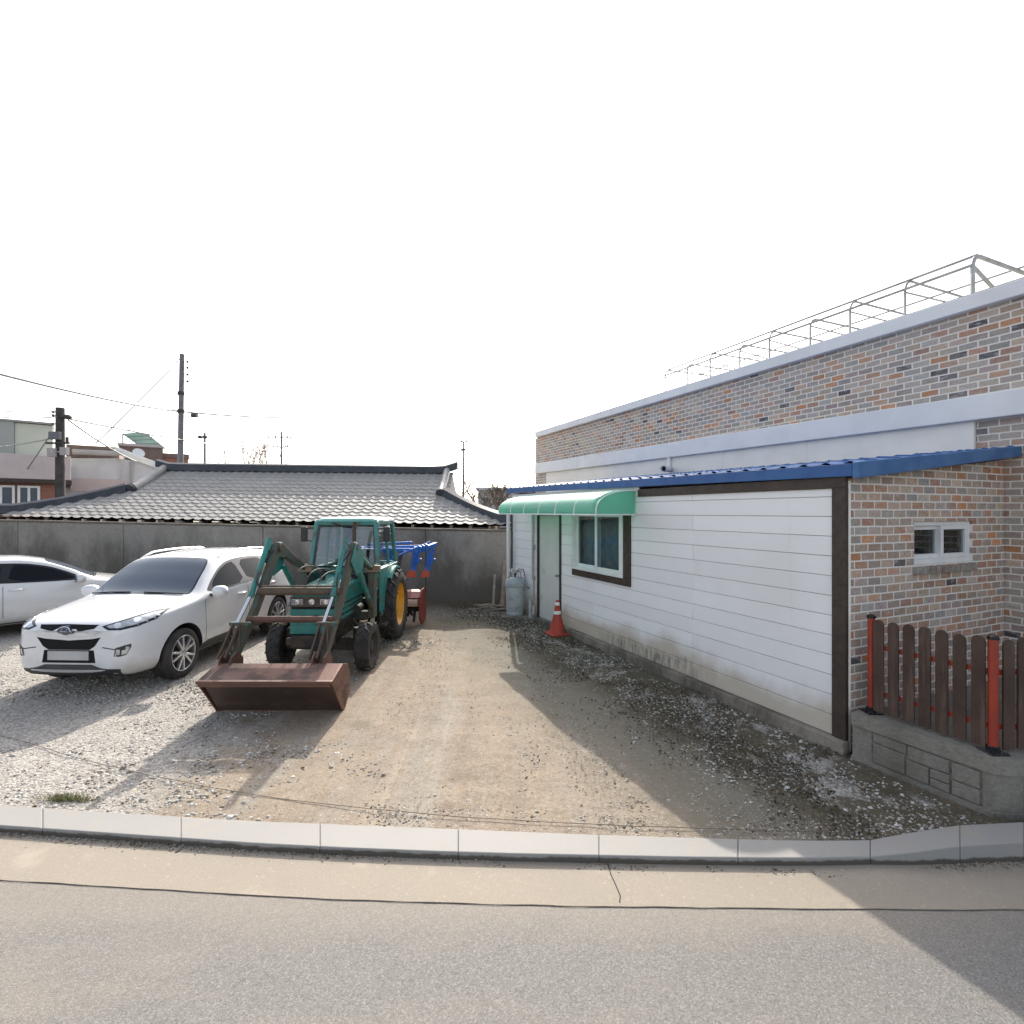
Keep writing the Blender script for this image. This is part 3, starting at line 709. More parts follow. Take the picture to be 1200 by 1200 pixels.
    for (p, q, xo) in ((a+0.045, (a+b)/2+0.03, -0.02), ((a+b)/2-0.02, b-0.045, 0.02)):
        s.box(xo-0.03, xo+0.012, p, q, c+0.05, c+0.10); s.box(xo-0.03, xo+0.012, p, q, d-0.09, d-0.045); s.box(xo-0.03, xo+0.012, p, p+0.05, c+0.10, d-0.09); s.box(xo-0.03, xo+0.012, q-0.05, q, c+0.10, d-0.09)
    s.build('sash', M['pvc'], fr, bevel=0.003)
    for (p, q, xo) in ((a+0.095, (a+b)/2-0.02, -0.032), ((a+b)/2+0.03, b-0.095, 0.008)):
        g = MB(); g.box(xo-0.004, xo+0.004, p, q, c+0.10, d-0.09); g.build('pane', M['glass'], fr)
    cb = MB(); cb.box(-0.9, -0.18, a-0.3, b+0.3, 1.3, 1.32); cb.box(-0.95, -0.9, a-0.3, b+0.3, 0.05, 2.65); cb.build('room_partition', M['room'], h)
    # door
    fd = MB(); a, b, c, d = door
    fd.box(a, a+0.055, -0.035, 0.1, c, d); fd.box(b-0.075, b, -0.035, 0.1, c, d); fd.box(a+0.055, b-0.075, -0.035, 0.1, d-0.06, d)
    fo = fd.build('door_frame', M['wood_dark'], h, bevel=0.004)
    dm = MB(); dm.box(a+0.060, b-0.080, 0.0, 0.045, c+0.012, d-0.065); do = dm.build('door', M['door'], h, bevel=0.004)
    hm = MB(); hm.lathe([(0.028,0),(0.028,0.008),(0.012,0.012),(0.012,0.035),(0.027,0.045),(0.030,0.06),(0.020,0.075),(0,0.078)], (b-0.15, 0.0, 1.05), (0,-1,0), 16)
    hm.build('handle', M['steel'], do, smooth=True)
    # big sliding window
    a, b, c, d = win
    t = MB(); t.box(a, b, -0.050, -0.001, c, c+0.115); t.box(b-0.17, b, -0.050, -0.001, c+0.115, d); t.box(a, a+0.03, -0.050, -0.001, c+0.115, d); t.box(a+0.03, b-0.17, -0.050, -0.001, d-0.03, d)
    t.build('window_trim', M['wood_dark'], h, bevel=0.004)
    a, b, c, d = a+0.03, b-0.17, c+0.115, d-0.03
    f = MB(); f.box(a, b, -0.065, 0.09, c, c+0.05); f.box(a, b, -0.065, 0.09, d-0.05, d); f.box(a, a+0.05, -0.065, 0.09, c+0.05, d-0.05); f.box(b-0.05, b, -0.065, 0.09, c+0.05, d-0.05)
    fw = f.build('window', M['pvc'], h, bevel=0.005)
    mid = (a+b)/2
    for (p, q, yo) in ((a+0.05, mid+0.03, 0.02), (mid-0.03, b-0.05, -0.035)):
        s = MB(); sw = 0.06
        s.box(p, q, yo-0.018, yo+0.018, c+0.05, c+0.05+sw); s.box(p, q, yo-0.018, yo+0.018, d-0.05-sw, d-0.05); s.box(p, p+sw, yo-0.018, yo+0.018, c+0.05+sw, d-0.05-sw); s.box(q-sw, q, yo-0.018, yo+0.018, c+0.05+sw, d-0.05-sw)
        s.build('sash', M['pvc'], fw, bevel=0.004)
        g = MB(); g.box(p+sw, q-sw, yo-0.003, yo+0.003, c+0.05+sw, d-0.05-sw); g.build('pane', M['glass'], fw)
    cu = MB(); rows = []
    for zz in (c-0.1, d):
        rows.append([(a-0.1+0.012*k, 0.20+0.03*math.sin(k*0.9), zz) for k in range(145)])
    cu.sheet(rows); cu.build('curtain', M['curtain'], h, smooth=True)
    # main brick block
    YM = 2.85; XN = 2.6
    def hx(px, yl):
        k = (px-600)/600; c, q = math.cos(HR), math.sin(HR)
        return (k*(HO.y+c*yl) - HO.x + q*yl)/(c - k*q)
    XE = hx(627.5, YM); XC = hx(626.5, YM-0.14); XP = hx(626.5, YM-0.10)
    m = MB(); m.box(XE, XN, YM, YM+0.2, 0, 4.80); m.build('brick_wall', M['brick_x'], h)
    for xx in (XE, XN-0.2):
        m = MB(); m.box(xx, xx+0.2, YM+0.2, 9.0, 0, 4.80); m.build('brick_side_wall', M['brick_y'], h)
    m = MB(); m.box(XE+0.2, XN-0.2, YM+0.2, 9.0, 4.55, 4.66); m.box(XE+0.2, XN-0.2, 8.8, 9.0, 0, 4.55); m.build('flat_roof', M['roof_slab'], h)
    def beam(name, x0, x1, y0, y1, z0n, z1n, z0f, z1f, mt, bev=0.012):
        vs = [(x0,y0,z0f),(x1,y0,z0n),(x1,y1,z0n),(x0,y1,z0f),(x0,y0,z1f),(x1,y0,z1n),(x1,y1,z1n),(x0,y1,z1f)]
        b = MB(); b.add(vs, [(0,3,2,1),(4,5,6,7),(0,1,5,4),(1,2,6,5),(2,3,7,6),(3,0,4,7)]); return b.build(name, mt, h, bevel=bev)
    beam('coping', XP, XN+0.22, YM-0.10, YM+0.32, 4.77, 4.95, 4.80, 4.99, M['coping'])
    beam('cornice', XC, XN+0.25, YM-0.14, YM-0.002, 3.37, 3.66, 3.58, 3.92, M['coping'])
    b = MB(); b.box(hx(640, YM-0.05), -0.22, YM-0.055, YM-0.003, 2.7, 3.62); b.build('plaster_band', M['band'], h, bevel=0.006)
    # drain spout
    s = MB(); s.tube([(-5.62, YM-0.09, 3.60), (-5.62, YM-0.09, 3.24)], 0.045, 12); s.build('downpipe', M['pvc'], h, smooth=True)
    s = MB(); s.tube([(-5.62, YM-0.05, 3.235), (-5.55, YM-0.20, 3.23), (-5.40, YM-0.42, 3.215)], 0.062, 16, cap=False); s.tube([(-5.44, YM-0.36, 3.22), (-5.36, YM-0.48, 3.21)], 0.070, 16, cap=False)
    so = s.build('drain_spout', M['pvc'], h, smooth=True); so.modifiers.new('wall', 'SOLIDIFY').thickness = 0.006
    dk = MB(); dk.lathe([(0.056,0),(0,0.001)], (-5.42, YM-0.40, 3.215), (0.6,-0.8,0), 14); dk.build('spout_bore', M['shadow_gap'], so)
    # blue tin roof, stepped pressed tiles
    ye, yw = -0.062, 2.79; x0, x1 = -8.0, 0.20
    TL = 0.014   # the eave climbs slightly towards the far end
    zr = lambda y, x=0.0: 2.742 - TL*x + 0.104*(y-ye)
    xs = np.linspace(x0, x1, int((x1-x0)/0.03)+1); ys = []
    ncr = 8
    for k in range(ncr):
        for t in (0.0, 0.3, 0.7, 0.985): ys.append(ye + (yw-ye)*(k+t)/ncr)
    ys.append(yw); rows = []
    for y in ys:
        t = ((y-ye)/(yw-ye)*ncr) % 1.0
        row = []
        for x in xs:
            r_ = (x/0.24) % 1.0; roll = math.sin(math.pi*min(1, max(0, (r_-0.25)/0.5)))**2 if 0.25 < r_ < 0.75 else 0
            row.append((float(x), y, zr(y, x) + 0.018*(1-t) + 0.020*roll*(1-0.25*t)))
        rows.append(row)
    m = MB(); m.sheet(rows); ro = m.build('tin_roof', M['blue_roof'], h, smooth=True, ang=50, fix=False)
    def slab(y0, y1, d0, d1, xa, xb):
        q = MB(); vs = [(xa,y0,zr(y0,xa)-d1),(xb,y0,zr(y0,xb)-d1),(xb,y1,zr(y1,xb)-d1),(xa,y1,zr(y1,xa)-d1),(xa,y0,zr(y0,xa)-d0),(xb,y0,zr(y0,xb)-d0),(xb,y1,zr(y1,xb)-d0),(xa,y1,zr(y1,xa)-d0)]
        return q.add(vs, [(0,3,2,1),(4,5,6,7),(0,1,5,4),(1,2,6,5),(2,3,7,6),(3,0,4,7)])
    slab(ye+.03, yw, 0.012, 0.085, x0, x1-0.07).build('roof_deck', M['roof_slab'], ro)
    slab(ye-0.014, ye-0.001, -0.014, 0.105, x0-0.01, x1-0.06).build('eave_fascia', M['blue_roof'], ro, bevel=0.004)
    g0, g1 = zr(ye, x1), zr(2.845, x1)
    m = MB(); m.prism([(x1-0.055, ye-0.017, g0-0.128), (x1-0.055, 2.845, g1-0.10), (x1-0.055, 2.845, g1+0.018), (x1-0.055, ye-0.017, g0+0.024)], (0.062, 0, 0)); m.build('gable_fascia', M['blue_fade'], ro, bevel=0.006)
        # green awning over door and window
    aw = bpy.data.objects.new('awning', None)
    xa0, xa1 = -6.85, -3.12; prof = []
    for k in range(15):
        a = math.pi/2*k/14; prof.append((-0.06-0.70*math.sin(a)**0.9, 2.31+0.33*math.cos(a)**0.8))
    prof.append((-0.762, 2.255))
    m = MB(); rows = []
    for k in range(26):
        x = xa0+(xa1-xa0)*k/25; rows.append([(x, p[0], p[1]) for p in prof])
    m.sheet(rows); ao = m.build('awning', M['awning'], h, smooth=True); ao.modifiers.new('t', 'SOLIDIFY').thickness = 0.003
    for xe in (xa0+0.01, xa1-0.01):
        m = MB(); m.prism([(xe, p[0]+0.004, p[1]-0.006) for p in prof]+[(xe, -0.06, 2.255)], (0.003, 0, 0)); m.build('end_panel', M['awning'], ao)
    for k in range(7):
        x = xa0 + (xa1-xa0)*k/6; m = MB(); m.tube([(x, p[0], p[1]-0.014) for p in prof], 0.011, 6)
        if k in (0, 6): m.tube([(x, -0.05, 2.26), (x, -0.76, 2.26)], 0.011, 6)
        m.build('rib', M['pvc'], ao, smooth=True)
    m = MB(); m.bar((xa0, -0.765, 2.26), (xa1, -0.765, 2.26), 0.03, 0.022); m.bar((xa0, -0.035, 2.625), (xa1, -0.035, 2.625), 0.03, 0.03); m.build('rail', M['pvc'], ao, bevel=0.003)
    # conduit beside the door, downpipe at the far corner
    m = MB(); m.tube([(-6.62, -0.05, 2.5), (-6.62, -0.05, 0.42)], 0.016, 8); m.tube([(-6.70, -0.045, 2.5), (-6.70, -0.045, 0.9)], 0.010, 8)
    m.box(-6.66, -6.58, -0.07, -0.022, 1.50, 1.60); m.box(-6.66, -6.58, -0.07, -0.022, 0.85, 0.93); m.build('conduit', M['steel'], h, smooth=True)
    m = MB(); m.tube([(XF+0.02, -0.14, 2.62), (XF+0.02, -0.14, 0.25)], 0.042, 12); m.build('downpipe', M['pvc'], h, smooth=True)
    m = MB(); m.tube([(XF+0.14, -0.10, 2.5), (XF+0.14, -0.10, 1.0)], 0.02, 8); m.build('drain_hose', M['line'], h, smooth=True)
    m = MB(); m.box(-6.98, -6.86, -0.03, -0.002-0.021, 0.62, 0.66); m.build('wall_clip', M['steel'], h)
build_house()

# pipe frame standing on the flat roof
def build_roof_frame():
    t = thing('roof_pipework', 'grey galvanised pipe frame with bent hoops standing on the flat brick roof', 'pipe frame', HO, HR)
    t.location.z = 4.66
    pxs = [780, 806, 833, 868, 903, 951, 998, 1063, 1143]
    zz = 5.60-4.66; y0 = 3.14; y1 = 6.2; xs = []
    for px in pxs:
        c = 8.45 + 0.29*1.093; k = (px-600)/600; Y = c/(0.441+k); xs.append(-(Y-6.04-0.117)/0.915)
    xs.append(xs[-1]+2.2)
    for i, x in enumerate(xs):
        r = 0.027 if i == 8 else 0.017; top = zz if (i % 2 == 0 or i >= 7) else zz-0.05
        m = MB(); pts = [(x, y0, 0.0), (x, y0, top-0.16)]
        for k in range(1, 6):
            a = math.pi/2*k/5; pts.append((x, y0+0.16*(1-math.cos(a)), top-0.16+0.16*math.sin(a)))
        pts += [(x, y1-0.16, top)]
        for k in range(1, 6):
            a = math.pi/2*k/5; pts.append((x, y1-0.16+0.16*math.sin(a), top-0.16+0.16*math.cos(a)))
        pts += [(x, y1, 0)]
        m.tube(pts, r, 8); m.build('hoop', M['steel'], t, smooth=True)
    for (y, z, r) in ((y0-0.03, zz-0.15, 0.020), (y1+0.02, zz-0.15, 0.018), (y0+0.12, zz+0.018, 0.018), (y0+1.1, zz+0.022, 0.014), ((y0+y1)/2, zz+0.022, 0.014), (y1, 0.35, 0.014), (y0-0.02, 0.38, 0.011)):
        m = MB(); m.tube([(xs[0]-0.02, y, z), (xs[8 if y < y0+0.5 else 9], y, z)], r, 8); m.build('rail', M['steel'], t, smooth=True)
    m = MB(); m.tube([(xs[8], y0, zz-0.15), (xs[8], y0+1.6, 0.15)], 0.024, 8); m.build('brace', M['steel'], t, smooth=True)
    for i in range(8):
        m = MB(); m.tube([(xs[i], y0, zz-0.18), (xs[i]+0.9, y0+1.2, 0.2)], 0.012, 6); m.build('brace', M['steel'], t, smooth=True)
build_roof_frame()

# ------------------------------------------------------------------ low wall and picket fence
def build_fence():
    A = V(3.165, 4.76, 0); B = V(3.62, 3.86, 0); C = V(3.72, 3.83, 0); D = V(7.5, 3.98, 0); zt = 0.44
    w = thing('low_wall', 'low mossy concrete wall with moulded stone panels below the picket fence', 'wall', (3.4, 4.3, 0))
    o = w.location
    m = MB(); d1 = (B-A).normalized(); n1 = V(d1.y, -d1.x, 0)  # outward (towards the lot)
    if n1.x > 0: n1 = -n1
    t = 0.26; d2 = (D-C).normalized(); n2 = V(d2.y, -d2.x, 0)
    if n2.y > 0: n2 = -n2
    outer = [A, B, C, D]; inner = [A-n1*t, B-n1*t+V(0.06,0.12,0), C+V(0.05,t,0), D-n2*t]
    def ring(z, off): return [p+off*q+V(0,0,z) for p, q in zip(outer, (n1, (n1+n2).normalized(), n2, n2))]+[p+V(0,0,z) for p in inner[::-1]]
    def loft(m, r0, r1):
        n = len(r0); m.add([p-o for p in r0+r1], [tuple(range(n))[::-1], tuple(range(n, 2*n))]+[(i, (i+1) % n, n+(i+1) % n, n+i) for i in range(n)])
    loft(m, ring(-0.1, 0.0), ring(zt-0.11, 0.0)); m.build('body', M['low_concrete'], w, bevel=0.01)
    m = MB(); loft(m, ring(zt-0.108, 0.022), ring(zt, 0.018)); m.build('cap', M['low_concrete'], w, bevel=0.014)
    m = MB(); loft(m, ring(-0.1, 0.025), ring(0.045, 0.022)); m.build('footing', M['low_concrete'], w, bevel=0.012)
    for P0, d, n, L, a, b in ((A, d1, n1, (B-A).length, .165, .945), (C, d2, n2, (D-C).length, .03, .99)):
        m = MB(); m.prism([P0+d*(L*u)+V(0,0,v)-o+n*0.002 for u, v in ((a,.05),(b,.05),(b,.318),(a,.318))], -n*0.01); m.build('groove_shade', M['groove_dark'], w)  # dark sheet behind the stones paints the shadow lines of the grooves
    # moulded stones on the two faces
    def stones(P0, d, n, L, polys, name):
        m = MB()
        for poly in polys:
            cx = sum(p[0] for p in poly)/len(poly); cz = sum(p[1] for p in poly)/len(poly)
            base = [P0 + d*(L*u) + V(0,0,v) - n*0.004 - o for u, v in poly]
            top = [P0 + d*(L*(cx+(u-cx)*0.985)) + V(0,0,cz+(v-cz)*0.965) + n*0.013 - o for u, v in poly]
            k = len(poly); m.add(base+top, [tuple(range(k))[::-1], tuple(range(k, 2*k))]+[(i, (i+1) % k, k+(i+1) % k, k+i) for i in range(k)])
        m.build(name, M['low_concrete'], w, bevel=0.005)
    L1 = (B-A).length
    rects = [[(.18,.24),(.44,.235),(.44,.315),(.18,.32)], [(.18,.06),(.43,.055),(.43,.225),(.18,.23)], [(.45,.20),(.74,.205),(.74,.31),(.45,.312)], [(.44,.055),(.60,.055),(.60,.19),(.44,.19)],
             [(.61,.125),(.74,.125),(.74,.195),(.61,.19)], [(.61,.055),(.74,.055),(.74,.115),(.61,.115)], [(.755,.175),(.93,.18),(.93,.312),(.755,.31)], [(.755,.055),(.93,.055),(.93,.165),(.755,.165)]]
    stones(A, d1, n1, L1, rects, 'stone_panel')
    L2 = (D-C).length; r2 = []
    for k in range(6):
        u = 0.04+k*0.16
        r2 += [[(u,.19),(u+.055,.185),(u+.055,.31),(u,.31)], [(u+.06,.21),(u+.135,.215),(u+.135,.31),(u+.06,.312)], [(u,.055),(u+.07,.055),(u+.07,.175),(u,.18)], [(u+.075,.055),(u+.135,.055),(u+.135,.20),(u+.075,.20)]]
    stones(C, d2, n2, L2, r2, 'stone_panel')
    # yard fill behind the wall
    m = MB(); inner2 = [A-n1*0.1, B-n1*0.1, C+V(0.02,0.12,0), D+V(0,0.1,0), V(9,8,0), V(5.9,6.2,0), HO+V(0.1,-0.06,0)]
    m.prism([p+V(0,0,0.0) for p in inner2], (0,0,0.36)); struct(m.build('yard', M['low_concrete']))
    # fence
    f = thing('picket_fence', 'brown picket fence with red steel posts on top of the low concrete wall', 'fence', (3.5, 4.3, zt)); fo = f.location
    P1 = V(3.34, 4.76, 0); P2 = V(3.725, 3.965, 0); P3 = V(5.2, 4.02, 0)
    for p in (P1, P2, P3):
        m = MB(); m.tube([V(p.x-fo.x, p.y-fo.y, 0.005), V(p.x-fo.x, p.y-fo.y, 0.885)], 0.030 if p is not P2 else 0.033, 14)
        po = m.build('post', M['fence_red'], f, smooth=True)
        m = MB(); m.box(p.x-fo.x-0.07, p.x-fo.x+0.07, p.y-fo.y-0.07, p.y-fo.y+0.07, 0.0, 0.0125); m.build('base_plate', M['gloss_black'], po, bevel=0.003)
        m = MB(); m.lathe([(0.042,0.011),(0.042,0.05),(0.037,0.055)], (p.x-fo.x, p.y-fo.y, 0), (0,0,1), 14); m.build('base_collar', M['gloss_black'], po, smooth=True)
        m = MB(); m.lathe([(0.038,0),(0.038,0.022),(0.02,0.034),(0,0.036)], V(p.x-fo.x, p.y-fo.y, 0.875), (0,0,1), 14); m.build('post_cap', M['gloss_black'], po, smooth=True)
    def run(Pa, Pb, n, wd, skip=0.06):
        d = (Pb-Pa); L = d.length; d.normalize(); nn = V(d.y, -d.x, 0)
        if nn.x > 0.3: nn = -nn
        if abs(d.x) > 0.9 and nn.y > 0: nn = -nn
        for k, zz in enumerate((0.20, 0.62)):
            m = MB(); a = Pa-fo+d*0.03+V(0,0,zt+zz); b = Pb-fo-d*0.03+V(0,0,zt+zz); m.bar(a, b, 0.03, 0.04); m.build('rail', M['fence_red'], f, bevel=0.003)
        for k in range(n):
            u = skip + (L-2*skip-wd)*k/(n-1); c = Pa + d*(u+wd/2) + nn*0.028 - fo; hw = wd/2; h0 = 0.03+random.uniform(0,.012); h1 = 0.885+random.uniform(-.012,.012)
            poly = [(-hw, h0), (hw, h0)]
            for q in range(9):
                a = math.pi*q/8; poly.append((hw*math.cos(a), h1-hw+hw*math.sin(a)))
            pts = [c + d*u_ + V(0,0,zt+v_) for u_, v_ in poly]
            m = MB(); m.prism([p - nn*0.009 for p in pts], nn*0.018); m.build('picket', M['picket'], f, bevel=0.003)
    zt0 = zt; fo = V(fo.x, fo.y, zt)
    run(P1, P2, 7, 0.088, 0.035); run(P2, P3, 12, 0.09, 0.05)
build_fence()

# ------------------------------------------------------------------ boundary wall and tiled house behind it
def build_wall():
    w = thing('boundary_wall', 'stained grey concrete boundary wall behind the parked cars', 'wall', (-6, 13.1, 0))
    o = V(-6, 13.1, 0); Y = 13.05; xs = [-34, -29, -24, -19.5, -14.3, -12.6, -9.9, -6.35, -4.6, -2.2, 0.25]
    def top(x):
        px = 600+600*x/Y; py = 610+ (622-610)*(px/590); return CAM_H-(py-600)/600*Y - 0.02
    m = MB()
    for a, b in zip(xs[:-1], xs[1:]):
        a2, b2 = a+0.006, b-0.006; dy = random.uniform(-0.006, 0.006)
        vs = [(a2,Y+dy,-.1),(b2,Y+dy,-.1),(b2,Y+.18,-.1),(a2,Y+.18,-.1),(a2,Y+dy,top(a)),(b2,Y+dy,top(b)),(b2,Y+.18,top(b)),(a2,Y+.18,top(a))]
        m.add([V(*v)-o for v in vs], [(0,3,2,1),(4,5,6,7),(0,1,5,4),(1,2,6,5),(2,3,7,6),(3,0,4,7)])
    m.build('panel', M['wall_concrete'], w, bevel=0.012)
    m = MB(); 
    vs = [(xs[0],Y-0.03,top(xs[0])),(xs[-1],Y-0.03,top(xs[-1])),(xs[-1],Y+.2,top(xs[-1])),(xs[0],Y+.2,top(xs[0]))]
    m.prism([V(*v)-o+V(0,0,0.002) for v in vs], (0,0,0.045)); m.build('cap', mat('dirty wall cap', (0.13,0.11,0.09), (0.20,0.17,0.14), 4, rough=0.9), w, bevel=0.01)
build_wall()

def build_tile_house():
    EY, RY = 13.30, 17.0
    h = thing('tiled_house', 'low old house with weathered grey tiled hip roof and dark ridges', 'house', (-7, 17, 0)); o = V(-7, 17, 0)
    def eave_z(x): return float(np.interp(x, [-14.2, 0.2], [2.19, 1.945]))
    def ridge_z(x): return float(np.interp(x, [-11.6, -1.98], [3.70, 3.60]))
    XL, XR = -13.85, 0.12; RLx, RRx = -11.62, -1.98
    def surf(x, v):
        z0, z1 = eave_z(x), float(np.interp(x, [-14.2, -11.6, -1.98, .2], [3.72, 3.70, 3.60, 3.58]))
        return EY+(RY-EY)*v, z0+(z1-z0)*v - 0.10*math.sin(math.pi*v)
    # front slope: one heightfield of pressed tiles, clipped along the hips
    tw = 0.262; nrow = 15; nx = int((XR-XL)/tw*8); rows = []
    vv = []
    for k in range(nrow):
        for t in (0.0, 0.45, 0.97): vv.append(((k+t)/nrow, t, k))
    vv.append((1.0, 0.97, nrow))
    def lim(v):
        # hip on both sides up to the gable foot, then straight up
        g = 0.56
        l = XL + (RLx-0.05-XL)*min(1, v/g); r = XR + (RRx+0.05-XR)*min(1, v/g); return l, r
    for v, t, k in vv:
        row = []
        for i in range(nx+1):
            x = XL + (XR-XL)*i/nx; l, r = lim(v); x = min(max(x, l), r)
            y, z = surf(x, v); fr = ((x-XL)/tw) % 1.0
            roll = 0.024*math.sin(math.pi*fr/0.40) if fr < 0.40 else -0.010*math.sin(math.pi*(fr-0.40)/0.60)
            jx = 0.006*mnoise.noise(V(math.floor((x-XL)/tw)*1.7, k*2.3, 0))
            row.append(V(x, y, z + roll + 0.024*(1-t) + jx) - o)
        rows.append(row)
    m = MB(); m.sheet(rows); rf = m.build('roof', M['tile'], h, smooth=True, ang=40, fix=False)
    # the other slopes and the gables
    BY = 2*RY-EY; m = MB()
    lz, rz = eave_z(XL), eave_z(XR)
    gl = V(RLx, surf(RLx, .56)[0], surf(RLx, .56)[1]); gr = V(RRx, surf(RRx, .56)[0], surf(RRx, .56)[1])
    glb = V(gl.x, 2*RY-gl.y, gl.z); grb = V(gr.x, 2*RY-gr.y, gr.z); RL = V(RLx, RY, ridge_z(RLx)); RRr = V(RRx, RY, ridge_z(RRx))
    e = [V(XL, EY, lz), V(XR, EY, rz), V(XR, BY, rz), V(XL, BY, lz)]
    for f in ([e[0], gl, glb, e[3]], [e[1], e[2], grb, gr], [e[3], glb, RL, RRr, grb, e[2]], [gl, RL, glb], [gr, grb, RRr]):
        m.add([p-o for p in f], [tuple(range(len(f)))])
    m.build('side_slope', M['tile'], rf)
    # underside closing and eave board
    m = MB(); m.add([V(p.x, p.y+(0.05 if i < 2 else 0), p.z-0.02)-o for i, p in enumerate(e)], [(0,1,2,3)]); m.build('soffit', M['rust_post'], rf)
    for k in range(28):
        x = XL+0.2+(XR-XL-0.4)*k/27; z = eave_z(x); m = MB(); m.box(x-o.x-0.035, x-o.x+0.035, EY-o.y+0.05, EY-o.y+0.5, z-0.10, z-0.022); m.build('rafter', M['old_wood'], rf)
    m = MB(); m.box(XL+0.7-o.x, XR-0.7-o.x, EY+0.55-o.y, BY-0.6-o.y, -0.05, 1.90); m.build('wall', M['far_grey'], h)
    # ridges
    def ridge(pts, w, hh, name='ridge'):
        m = MB(); rows = []
        for k, p in enumerate(pts):
            d = (pts[min(k+1, len(pts)-1)]-pts[max(k-1, 0)]).normalized(); s = d.cross(V(0,0,1)).normalized()
            rows.append([p-o-s*w/2+V(0,0,-0.05), p-o-s*w*0.42+V(0,0,hh*0.75), p-o+V(0,0,hh), p-o+s*w*0.42+V(0,0,hh*0.75), p-o+s*w/2+V(0,0,-0.05)])
        m.sheet(rows); n = 5; L = len(rows); m.f.append((4,3,2,1,0)); m.mi.append(0); m.f.append(tuple((L-1)*n+i for i in range(5))); m.mi.append(0)
        return m.build(name, M['ridge'], rf, smooth=True, ang=40)
    pts = []
    for k in range(25):
        t = k/24; x = RLx-0.12+(RRx-RLx+0.3)*t; z = ridge_z(x)+0.02; z += 0.16*max(0, (t-0.94)/0.06)**1.5 + 0.12*max(0, (0.05-t)/0.05)**1.5
        pts.append(V(x, RY, z))
    ridge(pts, 0.34, 0.22)
    for sx, g, RLp in ((0, gl, RL), (1, gr, RRr)):
        a = V(g.x+(0.16 if sx == 0 else -0.16), g.y, g.z+0.06); b = V(a.x, RY-0.12, RLp.z+0.06)
        m = MB(); m.tube([a+(b-a)*(k/8)-o+V(0,0,-0.03*math.sin(math.pi*k/8)) for k in range(9)], 0.115, 10); m.build('gable_tile', mat('pale round gable tile', (0.40,0.38,0.35), (0.30,0.285,0.27), 4, rough=0.45), rf, smooth=True)
        m = MB(); m.lathe([(0.0,-.02),(0.15,0),(0.16,0.12),(0.13,0.16)], a-o+V(0,-0.06,0), (0,1,0.4), 12); m.box(a.x-o.x-0.13, a.x-o.x+0.13, a.y-o.y-0.02, a.y-o.y+0.18, a.z-0.14, a.z); m.build('gable_end_tile', M['ridge'], rf, smooth=True)
    for c, g in ((e[0], gl), (e[1], gr)):
        pts = [c.lerp(g, t/10) + V(0,0,0.03-0.09*math.sin(math.pi*t/10)+(0.10*max(0, 1-t/2))) for t in range(11)]
        ridge(pts, 0.30, 0.22, 'hip_ridge')
build_tile_house()

# ------------------------------------------------------------------ houses, poles and trees beyond
def face(C, th):
    """local x on a wall through C turned by th, and the depth there, for a photo column"""
    d = V(math.cos(th), math.sin(th), 0)
    def fx(px):
        k = (px-600)/600; return (k*C.y-C.x)/(d.x-k*d.y)
    def fz(px, py):
        x = fx(px); return CAM_H-(py-600)/600*(C.y+d.y*x)
    return fx, fz
def framed_window(parent, w0, w1, z0, z1, y=0.0, t=0.08, mid=True):
    f = MB()
    f.box(w0, w1, y-0.07, y-0.002, z0, z0+t); f.box(w0, w1, y-0.07, y-0.002, z1-t, z1); f.box(w0, w0+t, y-0.07, y-0.002, z0+t-.002, z1-t+.002); f.box(w1-t, w1, y-0.07, y-0.002, z0+t-.002, z1-t+.002)
    if mid: f.box((w0+w1)/2-t/2, (w0+w1)/2+t/2, y-0.066, y-0.002, z0+t-.002, z1-t+.002)
    fo = f.build('window', M['pvc'], parent)
    g = MB(); g.box(w0+t, w1-t, y-0.03, y-0.003, z0+t, z1-t); g.build('pane', M['car_glass'], fo)
